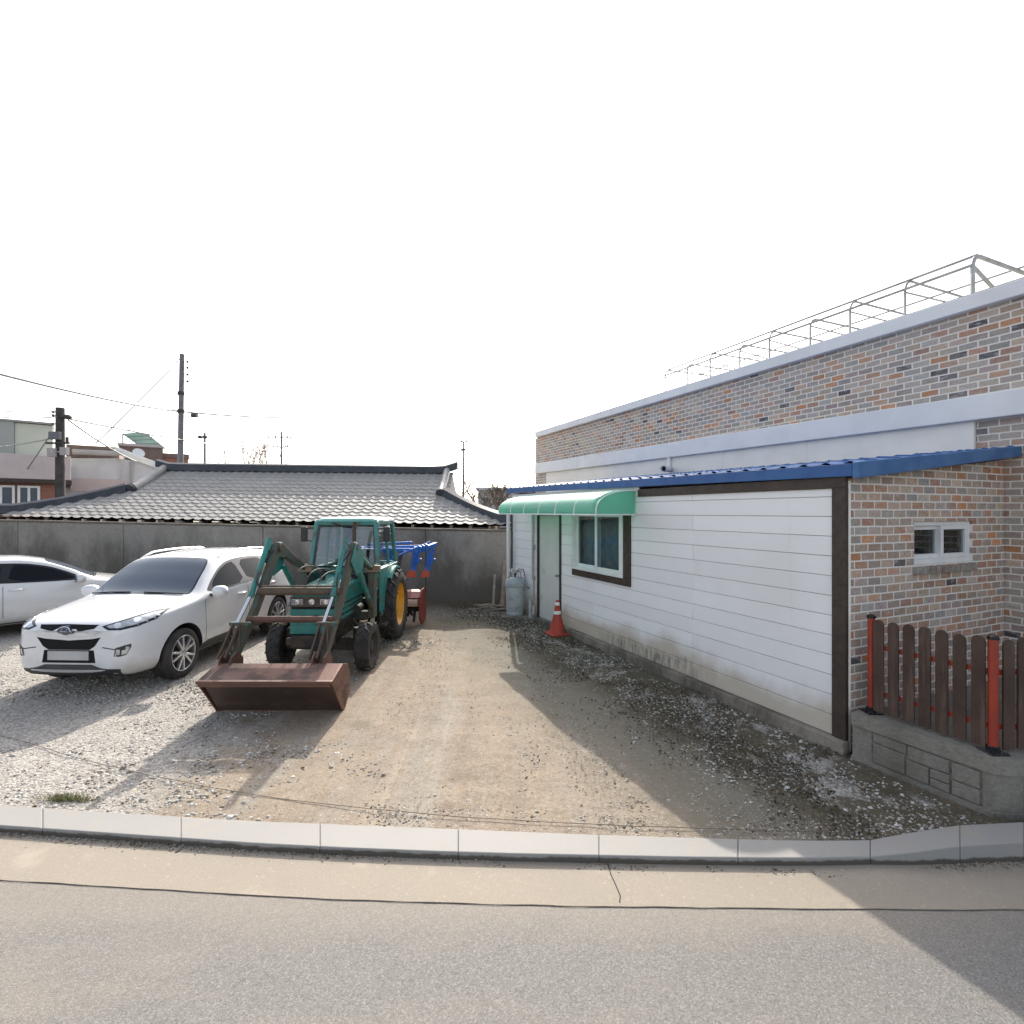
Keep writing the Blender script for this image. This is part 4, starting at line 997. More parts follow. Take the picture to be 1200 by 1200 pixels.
def build_background():
    # pink grey house on the left with a pale rooftop room
    C = at(66, 600, 21.0); C.z = 0; th = R(41.5); fx, fz = face(C, th)
    b = thing('neighbour_house', 'pink grey and brick house with a pale green rooftop room', 'house', C, th)
    L0 = -9.0; zp0, zp1 = fz(40, 562), fz(40, 533.5)
    m = MB(); m.box(L0, 0, 0, 7, 0, zp0-0.16); m.build('wall', M['far_brick'], b, bevel=0.01)
    m = MB(); m.box(L0-.2, fx(83), -0.30, 7.2, zp0, zp1); m.build('parapet', M['pink'], b, bevel=0.02)
    m = MB(); m.box(L0-.2, fx(84), -0.34, 7.2, zp0-0.158, zp0-0.002); m.build('slab', M['wood_dark'], b)
    fx2, fz2 = face(C+V(-math.sin(th), math.cos(th), 0)*0.5, th); zr = fz2(40, 497)
    m = MB(); m.box(fx2(17), fx2(62), 0.5, 4, zp1+.002, zr); m.build('rooftop_room', M['cream'], b, bevel=0.01)
    m = MB(); m.box(L0, fx2(16.7), 0.42, 4, zp1+.002, zr+.02); m.build('rooftop_wall', mat('grey green shaded panel', (0.36,0.38,0.35), rough=0.8), b)  # grey green tone paints the shade on this face of the rooftop room
    m = MB(); m.box(L0-.1, fx2(63), 0.36, 4.1, zr+.022, zr+.10); m.build('roof_edge', mat('grey roof edge', (0.30,0.31,0.30), rough=0.8), b)
    for p0, p1 in ((-16, 17.5), (20.5, 47)): framed_window(b, fx(p0), fx(p1), fz(20, 598), fz(20, 569))
    # white building with slanted parapet
    C = at(184, 600, 26.0); C.z = 0; th = R(34.7); fx, fz = face(C, th)
    b = thing('white_building', 'white rendered building with a slanted parapet behind the dark pole', 'building', C, th)
    m = MB(); m.prism([V(fx(p), 0, fz(p, q)) for p, q in ((70, 640), (184, 640), (185.5, 546), (176, 542), (136, 537), (70, 537))], (0, 6, 0)); m.build('wall', M['white_wall'], b, bevel=0.02)
    m = MB(); m.prism([V(fx(p), -0.2, fz(p, q)) for p, q in ((134, 523), (186, 543), (186, 550), (134, 531))], (0, 0.4, 0)); m.build('slanted_parapet', M['pvc'], b, bevel=0.02)
    m = MB(); m.box(fx(76), fx(139), 0.4, 5, fz(100, 537)+.002, fz(100, 521)); m.build('roof_room', M['dark_brick'], b)
    m = MB(); m.tube([V(fx(86), -0.3, fz(86, 530)), V(fx(140), -0.3, fz(140, 532.5))], 0.13, 10); m.build('pipe', M['far_grey'], b, smooth=True)
    m = MB(); m.tube([V(fx(154), -0.1, fz(154, 541)), V(fx(154), -0.1, fz(154, 566))], 0.05, 8); m.build('downpipe', M['far_grey'], b, smooth=True)
    m = MB(); m.lathe([(0.0,0),(0.20,0.06),(0.26,0.12)], V(fx(162), -0.4, fz(162, 533)), (0.3,-1,0.5), 14); m.build('dish', M['pvc'], b, smooth=True)
    m = MB(); m.box(fx(82), fx(150), -0.05, -0.004, fz(110, 576), fz(110, 561)); m.build('wall_panel', M['pink'], b)
    # dark brick block with a solar panel on its roof
    C = at(191, 600, 32.0); C.z = 0; th = R(34); fx, fz = face(C, th)
    b = thing('brick_block', 'dark brown brick block standing behind the tiled roof ridge', 'building', C, th)
    zt = fz(170, 524)
    m = MB(); m.box(fx(139), 0, 0, 6, 0, zt); m.build('wall', M['dark_brick'], b)
    m = MB(); m.box(0.004, fx(221), 0.4, 5, 0, fz(205, 536)); m.build('side_wall', M['far_brick'], b)
    m = MB(); m.box(0.004, fx(222), 0.3, 5.2, fz(205, 536)+.002, fz(205, 531)); m.build('side_roof', M['dark_brick'], b)
    m = MB(); m.box(fx(138), fx(190.5), -0.15, 6, zt+.002, zt+.16); m.build('coping', M['far_grey'], b)
    pa = [at(144, 508, 33.2), at(170, 506, 34.5), at(194, 525, 32.6), at(166, 524, 31.6)]
    so = V(pa[3].x, pa[3].y, zt+.16); s = thing('solar_panel', 'green tilted solar panel on the roof of the dark brick block', 'solar panel', so)
    n = (pa[1]-pa[0]).cross(pa[3]-pa[0]).normalized()*0.06
    m = MB(); m.prism([p-so for p in pa], n); m.build('panel', M['panel_green'], s)
    for k in (1, 2, 3):
        a = pa[0].lerp(pa[3], k/4); c = pa[1].lerp(pa[2], k/4); m = MB(); m.bar(a-so+n*.5, c-so+n*.5, 0.05, 0.12); m.build('grid_bar', M['far_grey'], s)
    for p in pa[:2]:
        m = MB(); m.tube([p-so, V(p.x-so.x, p.y-so.y, -0.05)], 0.05, 6); m.build('leg', M['steel'], s)
    # far building between the tiled roof and the house
    Y = 75; b = thing('far_building', 'long pale far building low behind the bare trees', 'building', (X2(603, Y), Y, 0)); o = V(X2(603, Y), Y, 0)
    m = MB(); m.box(X2(560, Y)-o.x, X2(640, Y)-o.x, 0, 8, 0, Z2(574, Y)); m.build('wall', M['far_grey'], b)
    m = MB(); m.box(X2(560, Y)-o.x-0.3, X2(640, Y)-o.x+0.3, -0.3, 8.3, Z2(574, Y)+.002, Z2(571, Y)); m.build('roof', M['white_wall'], b)
    for q in range(5):
        m = MB(); m.box(X2(566+q*13, Y)-o.x, X2(572+q*13, Y)-o.x, -0.04, -0.003, 3.2, 4.4); m.build('window', M['car_glass'], b)
def X2(px, Y): return (px-600)/600*Y
def Z2(py, Y): return CAM_H-(py-600)/600*Y
build_background()

def catenary(a, b, sag, n=20):
    return [a.lerp(b, k/n) - V(0, 0, sag*4*(k/n)*(1-k/n)) for k in range(n+1)]
def wire(a, b, sag, r, label, group=None, m='wire_grey'):
    w = MB(); w.tube(catenary(a, b, sag), r, 5); o = w.build('overhead_wire', M[m], smooth=True)
    return tag(o, label, 'wire', group)

def build_poles():
    # dark near pole
    Y = 19.2; x = X2(70.5, Y); zt = Z2(478, Y)
    p = thing('utility_pole', 'short dark utility pole with boxes and a lamp beside the pink house', 'pole', (x, Y, 0))
    m = MB(); m.tube([(0,0,0), (0,0,zt)], [0.165, 0.14], 12); m.build('shaft', M['pole_dark'], p, smooth=True)
    m = MB(); m.box(-0.22, 0.02, -0.32, -0.16, Z2(536, Y), Z2(526, Y)); m.build('meter_box', M['far_grey'], p, bevel=0.01)
    m = MB(); m.box(-0.20, 0.20, -0.28, -0.16, Z2(516, Y), Z2(507, Y)); m.build('switch_box', M['pole'], p, bevel=0.01)
    m = MB(); m.bar((-0.35, -0.18, Z2(520, Y)), (0.5, -0.18, Z2(520, Y)), 0.07, 0.07); m.tube([(0.42,-0.18,Z2(520,Y)), (0.42,-0.18,Z2(513,Y))], 0.05, 8); m.build('cross_arm', M['pole_dark'], p)
    m = MB(); m.tube([(0.1,-0.1,Z2(489,Y)), (0.3,-0.15,Z2(488,Y))], 0.03, 6); m.lathe([(0.05,0),(0.16,0.04),(0.16,0.10),(0.10,0.16),(0,0.17)], V(0.38,-0.15,Z2(492,Y)), (0,0,1), 10); m.build('lamp', M['pole_dark'], p, smooth=True)
    m = MB()
    for zz in (483, 487, 497): m.lathe([(0.02,-.05),(0.05,-.02),(0.05,.02),(0.02,.05)], V(-0.22,-0.05,Z2(zz,Y)), (0,0,1), 8); m.bar((-0.22,-0.05,Z2(zz,Y)), (0,-0.05,Z2(zz,Y)), 0.03, 0.03)
    m.build('insulator', M['pole'], p)
    m = MB(); m.box(0.20, 0.44, -0.26, -0.10, Z2(534, Y), Z2(525, Y)); m.bar((0.0,-0.16,Z2(530,Y)), (0.25,-0.16,Z2(530,Y)), 0.05, 0.05); m.build('junction_box', M['far_grey'], p, bevel=0.01)
    # tall pole
    Y = 27.0; x = X2(211, Y); zt = Z2(415, Y)
    q = thing('utility_pole', 'tall grey concrete utility pole rising behind the tiled roof', 'pole', (x, Y, 0))
    m = MB(); m.tube([(-0.06,0,0), (0.10,0,zt)], [0.17, 0.115], 12); m.build('shaft', M['pole'], q, smooth=True)
    m = MB()
    for py in (424, 431, 439, 447): m.bar((0.1,0,Z2(py,Y)), (0.42,0,Z2(py,Y)), 0.03, 0.03); m.lathe([(0.02,-.07),(0.06,-.03),(0.06,.03),(0.02,.07)], V(0.40,0,Z2(py,Y)), (0,0,1), 8)
    m.bar((-0.25,0,Z2(421,Y)), (0.1,0,Z2(421,Y)), 0.04, 0.04)
    m.bar((-0.4,0,Z2(462,Y)), (0.2,0,Z2(462,Y)), 0.04, 0.04); m.build('insulator', M['pole_dark'], q)
    for xx, py in ((0.05, 461), (0.04, 482)):
        m = MB(); m.lathe([(0.165,-.09),(0.165,.09)], V(xx,0,Z2(py,Y)), (0,0,1), 10); m.build('clamp', M['pole_dark'], q)
    bx = thing('splice_box', 'small black splice box hanging on the wire beside the tall pole', 'box', at(228, 487, 27)); m = MB(); m.box(-0.15, 0.15, -0.1, 0.1, -0.10, 0.10); m.bar((-0.2,0,0.12), (0.2,0,0.12), 0.03, 0.03); m.build('case', M['gloss_black'], bx, bevel=0.02)
    # lamp pole and two far poles
    Y = 30; l = thing('street_lamp', 'thin street lamp pole right of the tall grey pole', 'street lamp', (X2(240, Y), Y, 0)); m = MB(); m.tube([(0,0,0), (0,0,Z2(507,Y))], [0.08,0.06], 8); m.build('shaft', M['pole'], l, smooth=True)
    m = MB(); m.bar((-0.28,0,Z2(512,Y)), (0.05,0,Z2(512,Y)), 0.05, 0.05); m.lathe([(0.03,0.1),(0.12,0.04),(0.13,-0.06),(0.05,-0.1)], V(-0.28,0,Z2(512,Y)), (0,0,1), 8); m.lathe([(0.03,0.1),(0.14,0.04),(0.13,-0.06),(0.05,-0.1)], V(0.0,0,Z2(512,Y)), (0,0,1), 8); m.build('lamp_head', M['pole_dark'], l, smooth=True)
    for (px, top, arms, lab, Y) in ((330, 506, ((513, -16, 11), (524, -10, 7)), 'distant utility pole with two cross arms behind the tiled ridge', 52), (543, 518, ((518, -3, 6), (528, -3, 2)), 'distant thin utility pole right of the tiled ridge end', 56)):
        f = thing('utility_pole', lab, 'pole', (X2(px, Y), Y, 0)); m = MB(); m.tube([(0,0,0), (0,0,Z2(top,Y))], [0.15,0.10], 8); m.build('shaft', M['pole'], f, smooth=True)
        for (py, a, b2) in arms:
            m = MB(); m.bar((a/600*Y,0,Z2(py,Y)), (b2/600*Y,0,Z2(py,Y)), 0.10, 0.10)
            for t in (a, a*0.45, b2*0.6, b2): m.lathe([(0.05,0),(0.09,0.12),(0.05,0.24)], V(t/600*Y,0,Z2(py,Y)), (0,0,1), 6)
            m.build('cross_arm', M['pole'], f)
    # wires
    A = at(209, 482, 27); N0 = at(71, 486, 19.2)
    wire(at(-80, 417, 12), A, 0.15, 0.050, 'thick wire running from upper left down to the tall pole')
    wire(A, at(430, 484, 40), 0.35, 0.040, 'wire running right from the splice box across the sky')
    wire(at(77, 490, 19.2), at(376, 528, 52), 0.5, 0.038, 'wire running from the dark pole to the distant cross-arm pole')
    wire(at(209, 423, 27), at(112, 520, 24), 0.05, 0.026, 'thin stay wire slanting from the top of the tall pole')
    wire(at(207, 464, 27), at(176, 515, 27.5), 0.05, 0.022, 'short thin stay wire below the tall pole top')
    wire(at(-60, 473, 15), at(70, 482, 19.2), 0.12, 0.020, 'upper thin wire left of the dark pole')
    wire(at(-60, 480, 15), at(70, 488, 19.2), 0.14, 0.020, 'middle thin wire left of the dark pole')
    wire(at(-60, 527, 15), at(68, 512, 19.2), 0.10, 0.022, 'low wire crossing in front of the pale rooftop room')
    wire(at(80, 492, 19.2), at(160, 541, 24.8), 0.12, 0.030, 'drop wire from the dark pole to the white building')
    wire(at(60, 508, 19.2), at(25, 560, 20.5), 0.02, 0.020, 'drop wire from the dark pole to the pink house')
build_poles()

def bare_tree(name, label, base, height, spread, seed, mt, levels=5, group=None, r0=0.10, up=0.6):
    rng = random.Random(seed); t = thing(name, label, 'tree', base, 0, group)
    tr = MB(); cr = MB()
    def grow(p, d, L, r, lv):
        q = p + d*L; mid = p.lerp(q, .5)+V(rng.uniform(-.05,.05), rng.uniform(-.05,.05), 0)*L
        (tr if lv >= levels-1 else cr).tube([p, mid, q], [r, r*.85, r*.7], 5 if lv > 2 else 3, cap=False)
        if lv == 0: return
        for k in range(rng.choice((2,3,3)) if lv > 1 else 3):
            e = (d*up + V(rng.uniform(-1,1)*spread, rng.uniform(-1,1)*spread, rng.uniform(.1,.8))).normalized()
            grow(q if k else p.lerp(q, .8), e, L*rng.uniform(.6,.82), r*.62, lv-1)
    grow(V(0,0,-0.05), V(rng.uniform(-.1,.1), 0, 1).normalized(), height*0.30, r0, levels)
    tr.build('trunk', mt, t, smooth=True); cr.build('crown', mt, t, smooth=True, fix=False)
    return t
for k, (px, py, Y, s) in enumerate(((272, 518, 38, .5), (283, 515, 38, .5), (306, 519, 40, .5), (316, 524, 40, .5))):
    bare_tree('bare_tree', ['leftmost pale bare tree seen above the tiled ridge', 'second pale bare tree from the left above the ridge', 'pale bare tree just left of the distant cross-arm pole', 'low pale bare tree touching the distant cross-arm pole'][k], V(X2(px, Y), Y, 0), Z2(py, Y)*1.2, s, 20+k, M['twig'], 5, 'bare trees above the tiled ridge', 0.11, 0.9)
for k, (px, py, Y, s) in enumerate(((561, 560, 40, .9), (585, 556, 36, .9), (597, 566, 50, .9), (622, 558, 60, .9), (572, 570, 45, 1.0))):
    bare_tree('bare_tree', ['bare brown tree left in the gap beside the tiled roof', 'tallest bare brown tree in the gap beside the tiled roof', 'bare bush in front of the far pale building', 'small dark tree at the corner of the brick house', 'low bare brown bush at the tiled roof hip'][k], V(X2(px, Y), Y, 0), Z2(py, Y)*1.2, s, 40+k, M['bark'], 5, 'bare trees in the gap', 0.17, 0.5)

# ------------------------------------------------------------------ small things by the wall
def build_small():
    # traffic cone
    c = thing('traffic_cone', 'faded red traffic cone with two white bands beside the white wall', 'traffic cone', on(653, 744, 0.0)); c.rotation_euler.z = 0.4
    m = MB(); m.box(-0.19, 0.19, -0.19, 0.19, 0.012, 0.045); m.build('base', M['cone'], c, bevel=0.012)
    m = MB(); prof = [(0.165, 0.045), (0.15, 0.07), (0.075, 0.36), (0.033, 0.635), (0.026, 0.65), (0.018, 0.652)]; m.lathe(prof, (0,0,0), (0,0,1), 28); m.build('body', M['cone'], c, smooth=True)
    for z0, z1 in ((0.395, 0.455), (0.56, 0.615)):
        rr = lambda z: 0.075+(0.033-0.075)*(z-0.36)/0.275+0.0025
        m = MB(); m.lathe([(rr(z0)-0.004, z0), (rr(z0), z0), (rr(z1), z1), (rr(z1)-0.004, z1)], (0,0,0), (0,0,1), 28, cap=False); m.build('band', M['cone_band'], c, smooth=True)
    # gas bottle on a small slab
    p = V(0.07, 11.25, 0)
    s = MB(); s.box(-0.30, 0.36, -0.26, 0.24, 0.0, 0.055); so = s.build('concrete_slab', M['plinth'], bevel=0.012); so.location = p; tag(so, 'small concrete slab under the gas bottle at the far wall end', 'slab')
    g = thing('gas_bottle', 'tall scuffed grey gas bottle with open collar at the far end of the siding', 'gas bottle', p+V(0,0,0.055))
    m = MB(); m.lathe([(0.185,0),(0.195,0.02),(0.195,0.06),(0.19,0.07),(0.205,0.10),(0.205,0.66),(0.19,0.73),(0.15,0.78),(0.08,0.81),(0.0,0.815)], (0,0,0), (0,0,1), 32); m.build('body', M['gas'], g, smooth=True)
    m = MB(); m.lathe([(0.209,0.60),(0.222,0.63),(0.218,0.70),(0.205,0.76),(0.17,0.80)], (0,0,0), (0,0,1), 28, cap=False); m.build('cloth_wrap', M['rope'], g, smooth=True)
    m = MB()
    for a in (0.5, 2.1, 3.7, 5.2): m.tube([(0.14*math.cos(a), 0.14*math.sin(a), 0.78), (0.135*math.cos(a), 0.135*math.sin(a), 0.95)], 0.012, 6)
    m.tube([(0.135*math.cos(a*math.pi/12), 0.135*math.sin(a*math.pi/12), 0.95) for a in range(25)], 0.013, 6)
    m.build('collar', M['steel'], g, smooth=True)
    m = MB(); m.lathe([(0.02,0.81),(0.02,0.86),(0.035,0.87),(0.035,0.90),(0,0.91)], (0,0,0), (0,0,1), 12); m.build('valve', M['dark'], g, smooth=True)
    m = MB(); m.tube([(0.0,0,0.88),(0.08,-0.06,1.0),(0.18,0.02,0.98),(0.22,0.12,0.8),(0.20,0.2,0.5)], 0.009, 6); m.build('hose', M['line'], g, smooth=True)
    # thin pipe stubs right of the bottle
    b = thing('pipe_stub', 'short grey pipe stubs standing by the gas bottle', 'pipe', V(0.42, 10.98, 0)); m = MB()
    for i, hh in ((0, .42), (1, .30)): m.tube([(0.07*i-.03, -0.05*i, 0), (0.07*i-.03, -0.05*i, hh)], 0.035, 10)
    m.build('pipe', M['gas'], b, smooth=True)
    # planks leaning in the corner and sticks on the ground
    rng = random.Random(9)
    for k, (px, lab) in enumerate(((588, 'weathered plank leaning on the boundary wall nearest the gas bottle'), (591, 'thin weathered plank leaning beside the gas bottle'), (583, 'leftmost weathered plank leaning in the wall corner'))):
        a = V(X2(px, 12.4)-0.05*k, 12.35-0.05*k, 0.0); m = MB(); m.bar(V(0,0,0.02), V(0.10-0.04*k, 0.52, 0.85+0.25*(k == 1)-0.1*(k==2)), 0.10-0.02*k, 0.022); o = m.build('plank', M['old_wood'], bevel=0.003); o.location = a; tag(o, lab, 'plank', 'planks in the wall corner')
    m = MB()
    for k in range(26):
        p = V(X2(rng.uniform(552, 588), 12.3), rng.uniform(11.7, 12.7), rng.uniform(0.02, 0.10)); a = rng.uniform(-.6, .6); l = rng.uniform(.15, .5)
        m.tube([p, p+V(math.cos(a)*l, math.sin(a)*l, rng.uniform(-.02,.05))], rng.uniform(.008,.02), 5)
    tag(m.build('stick_pile', M['old_wood'], smooth=True), 'pile of loose sticks on the ground below the boundary wall', 'sticks', None, 'stuff')
    # shrivelled weeds along the back wall
    m = MB()
    for _ in range(900):
        x = rng.uniform(-3.2, -0.3); y = 12.95-abs(rng.gauss(0, .35)); a = rng.uniform(0, 6.28); l = V(rng.uniform(-.05,.05), rng.uniform(-.05,.05), rng.uniform(.02,.10)); b = V(math.cos(a), math.sin(a), 0)*0.004
        p = V(x, y, 0.01); m.add([p-b, p+b, p+l], [(0,1,2)])
    tag(m.build('dry_weeds', mat('dry weeds', (0.16,0.13,0.07), (0.10,0.10,0.05), 9, rough=0.9), fix=False), 'dry weeds at the foot of the concrete boundary wall', 'weeds', None, 'stuff')
build_small()
# ------------------------------------------------------------------ cars
def patch_mesh(bvh, origin, U, W, N, poly, off=0.004, cell=0.05, rim=0.012):
    """polygon given in the plane (U, W), wrapped on to the body along -N, with a rim that closes it to the body"""
    bm = bmesh.new(); vs = [bm.verts.new((u, w, 0)) for u, w in poly]; bm.faces.new(vs)
    us = [p[0] for p in poly]; ws = [p[1] for p in poly]
    for ax, lo, hi in ((0, min(us), max(us)), (1, min(ws), max(ws))):
        n = int((hi-lo)/cell)
        for k in range(1, n+1):
            c = lo+(hi-lo)*k/(n+1); co = [0,0,0]; no = [0,0,0]; co[ax] = c; no[ax] = 1
            bmesh.ops.bisect_plane(bm, geom=bm.verts[:]+bm.edges[:]+bm.faces[:], plane_co=co, plane_no=no)
    bmesh.ops.triangulate(bm, faces=bm.faces[:])
    bm.verts.ensure_lookup_table(); bnd = [e for e in bm.edges if e.is_boundary]
    hits = []
    for v in bm.verts:
        q = origin + U*v.co.x + W*v.co.y + N*4
        loc, nor, idx, d = bvh.ray_cast(q, -N)
        if loc is None:
            loc, nor, idx, d = bvh.find_nearest(q - N*4)
        if nor.dot(N) < 0: nor = -nor
        hits.append((loc, nor))
    ret = bmesh.ops.extrude_edge_only(bm, edges=bnd)
    bm.verts.ensure_lookup_table(); n0 = len(hits)
    flat = {}
    for i in range(n0): flat[i] = (bm.verts[i].co.x, bm.verts[i].co.y)
    key = {(round(x, 5), round(y, 5)): i for i, (x, y) in flat.items()}
    news = [v for v in ret['geom'] if isinstance(v, bmesh.types.BMVert)]
    for v in news:
        i = key[(round(v.co.x, 5), round(v.co.y, 5))]; l, nn = hits[i]; v.co = l - nn*rim
    for i in range(n0): l, nn = hits[i]; bm.verts[i].co = l + nn*off
    bmesh.ops.recalc_face_normals(bm, faces=bm.faces[:])
    return bm

def car(spec, name, label, loc, rotz, paint):
    L = spec['L']; c = thing(name, label, 'car', loc, rotz); cv = {k: curve(v) for k, v in spec['curves'].items()}
    st = list(np.unique(np.concatenate([np.array([0, .008, .02, .04, .065, .10, .14, .19]), np.linspace(.25, L-.3, 74), L-np.array([.2,.14,.1,.065,.04,.02,.008,0])])))
    bow = curve(spec['bow'])
    def section(s):
        g = lambda k: cv[k](s)
        zb, zl, zm, zt, ze, zbl = g('z_bot'), g('z_low'), g('z_mid'), g('z_top'), g('z_edge'), g('z_belt')
        P_ = [(0, zb), (g('w_bot'), zb), (g('w_low'), zl), (g('w_mid'), zm), (g('w_belt'), zbl), (g('w_top'), ze), (g('w_top')*0.55, ze+(zt-ze)*0.80), (0, zt)]
        Rr = [0, .05, .07, .16, .035, spec.get('r_top', .06), .3, 0]
        out = [P_[0]]
        for i in range(1, 7):
            a, b, d = Vector(P_[i-1]), Vector(P_[i]), Vector(P_[i+1])
            r = min(Rr[i], (a-b).length*.45, (d-b).length*.45)
            p = b+(a-b).normalized()*r if (a-b).length > 1e-6 else b.copy(); q = b+(d-b).normalized()*r if (d-b).length > 1e-6 else b.copy()
            prev = Vector(out[-1])
            for k in (1, 2): out.append(tuple(prev.lerp(p, k/3)))
            for k in range(5):
                t = k/4; out.append(tuple(p*(1-t)**2 + b*2*t*(1-t) + q*t*t))
        prev = Vector(out[-1])
        for k in (1, 2): out.append(tuple(prev.lerp(Vector(P_[-1]), k/3)))
        out.append(P_[-1]); return out
    rows = []
    for s in st:
        h = section(s); bw = bow(s)
        ring = [(x, z) for x, z in h] + [(-x, z) for x, z in h[-2:0:-1]]
        rows.append([V(x, s - L/2 + bw*min(1.2, (abs(x)/0.9))**2.2, z) for x, z in ring])
    n = len(rows[0]); vs = [p for r in rows for p in r]; fs = []
    for a in range(len(rows)-1):
        for b in range(n): fs.append((a*n+b, a*n+(b+1) % n, (a+1)*n+(b+1) % n, (a+1)*n+b))
    for k, base in ((0, 0), (1, (len(rows)-1)*n)):
        # close nose and tail with a strip of quads
        hn = n//2
        for b in range(hn):
            i0, i1, j0, j1 = b, b+1, (n-b) % n, n-b-1
            q = [base+i0, base+i1, base+j1, base+j0]; q = list(dict.fromkeys(q))
            if len(q) > 2: fs.append(tuple(q))
    m = MB(); m.add(vs, fs); body = m.build('body', [paint, M['black_plastic']], c, smooth=True, ang=40)
    bm0 = bmesh.new(); bm0.from_mesh(body.data); bvh = BVHTree.FromBMesh(bm0); bm0.free()
    # wheel wells
    cut = MB()
    for s in spec['axles']:
        for sx in (-1, 1):
            cut.lathe([(spec['arch'], 0), (spec['arch'], .36)], V(sx*(spec['half']-.32), s-L/2, spec['wr']+0.005), V(sx, 0, 0), 48)
    co = cut.build('cutter', M['black_plastic'], c)
    bo = body.modifiers.new('wells', 'BOOLEAN'); bo.object = co; bo.operation = 'DIFFERENCE'; bo.solver = 'EXACT'; bo.material_mode = 'TRANSFER'; bo.use_self = False
    bpy.context.view_layer.update(); dg = bpy.context.evaluated_depsgraph_get(); me = bpy.data.meshes.new_from_object(body.evaluated_get(dg)); body.modifiers.clear()
    body.data = me; bpy.data.objects.remove(co)
    me.shade_smooth(); me.set_sharp_from_angle(angle=R(38))
    O0 = V(0, -L/2, 0); Z = V(0,0,1); Yv = V(0,1,0); Xv = V(1,0,0)
    def put(name, bm, mt, parent=None):
        me = bpy.data.meshes.new(name); bm.to_mesh(me); bm.free(); me.materials.append(mt); me.shade_smooth(); me.set_sharp_from_angle(angle=R(35))
        o = bpy.data.objects.new(name, me); COL.objects.link(o); o.parent = parent or c; return o
    def side(name, poly, sx, mt, off=.004, parent=None, cell=.06):
        return put(name, patch_mesh(bvh, O0, Yv, Z, Xv*sx, poly, off, cell), mt, parent)
    def front(name, poly, mt, off=.004, parent=None, cell=.05, rear=False):
        return put(name, patch_mesh(bvh, V(0,0,0), Xv, Z, (Yv if rear else -Yv), poly, off, cell), mt, parent)
    def top(name, poly, mt, off=.004, parent=None, cell=.08):
        return put(name, patch_mesh(bvh, O0, Xv, Yv, Z, poly, off, cell), mt, parent)
    def path3(name, pts, N, mt, off=.004, parent=None, cell=.04):
        N = N.normalized(); U = Z.cross(N).normalized(); W = N.cross(U); bs = [V(x, s-L/2, z) for x, s, z in pts]
        return put(name, patch_mesh(bvh, V(0,0,0), U, W, N, [(p.dot(U), p.dot(W)) for p in bs], off, cell), mt, parent)
    def shrink(poly, d):
        cx = sum(p[0] for p in poly)/len(poly); out = []; n = len(poly)
        area = sum(poly[i][0]*poly[(i+1) % n][1]-poly[(i+1) % n][0]*poly[i][1] for i in range(n)); sg = 1 if area > 0 else -1
        for i in range(n):
            a, b, e = Vector(poly[i-1]), Vector(poly[i]), Vector(poly[(i+1) % n]); d1 = (b-a).normalized(); d2 = (e-b).normalized()
            n1 = Vector((-d1.y, d1.x))*sg; n2 = Vector((-d2.y, d2.x))*sg; k = (n1+n2); k = k/max(.35, k.length_squared)*2
            out.append(tuple(b+k*d))
        return out
    def smoothpoly(p, it=2, keep=()):
        for _ in range(it):
            q = []
            for i in range(len(p)):
                a, b = Vector(p[i]), Vector(p[(i+1) % len(p)]); q += [tuple(a.lerp(b, .2)), tuple(a.lerp(b, .8))]
            p = q
        return p
    # windscreen and rear window, seen along the slope
    for nm, key, N in (('windscreen', 'ws', V(0,-1,1.0)), ('rear_window', 'rw', V(0,1,.55))):
        N = N.normalized(); U = Xv; W = N.cross(U) if nm == 'windscreen' else N.cross(U)
        half = [V(x, s-L/2, z) for x, s, z in spec[key]]; full = half + [V(-p.x, p.y, p.z) for p in half[::-1]]
        poly = [(p.x, p.dot(W)) for p in full]; poly = smoothpoly(poly, 2)
        rubber = put(nm, patch_mesh(bvh, V(0,0,0), U, W, N, poly, .0025, .07), M['gloss_black'])
        put('pane', patch_mesh(bvh, V(0,0,0), U, W, N, shrink(poly, .022), .005, .07), M['car_glass'], rubber)
        if nm == 'windscreen':
            for sx in (-1, 1):
                wm = MB(); zs = [(.10*sx+.04, spec['wip'][0], spec['wip'][1]), (.42*sx+.04, spec['wip'][0]+.02, spec['wip'][1]+.012), (.68*sx, spec['wip'][0]+.06, spec['wip'][1]+.02)]
                pts = []
                for x, s, z in zs:
                    l, nn, i, d = bvh.ray_cast(V(x, s-L/2, 3), -Z); pts.append(l+V(0,-.005,.016))
                wm.tube(pts, .009, 6); wm.build('wiper', M['black_plastic'], c, smooth=True)
    for sx in (-1, 1):
        dlo = smoothpoly(spec['dlo'], 2); win = side('side_window', dlo, sx, M['gloss_black'], .003)
        for g in spec['panes']: side('pane', smoothpoly(g, 1), sx, M['side_glass'], .0055, win)
        for sm in spec['seams']:
            w = .0045; poly = [(p[0]-w, p[1]) for p in sm] + [(p[0]+w, p[1]) for p in sm[::-1]]
            side('door_gap', poly, sx, M['shadow_gap'], .0008)
        for hs, hz in spec['handles']:
            l, nn, i, d = bvh.ray_cast(V(sx*3, hs-L/2, hz), -Xv*sx); hm = MB(); hm.tube([l+V(0,-.105,0), l+V(sx*.028,-.085,0), l+V(sx*.034,0,.004), l+V(sx*.028,.085,0), l+V(0,.105,0)], [.012,.016,.017,.016,.012], 10)
            hm.build('door_handle', paint if spec['chrome_h'] == 0 else M['chrome'], c, smooth=True)
        side('sill', spec['sill'], sx, M['black_plastic'], .006)
        # mirrors
        ms, mz = spec['mirror']; l, nn, i, d = bvh.ray_cast(V(sx*3, ms-L/2, mz), -Xv*sx); mm = MB(); cen = l+V(sx*.155, -.02, .03); rowsm = []
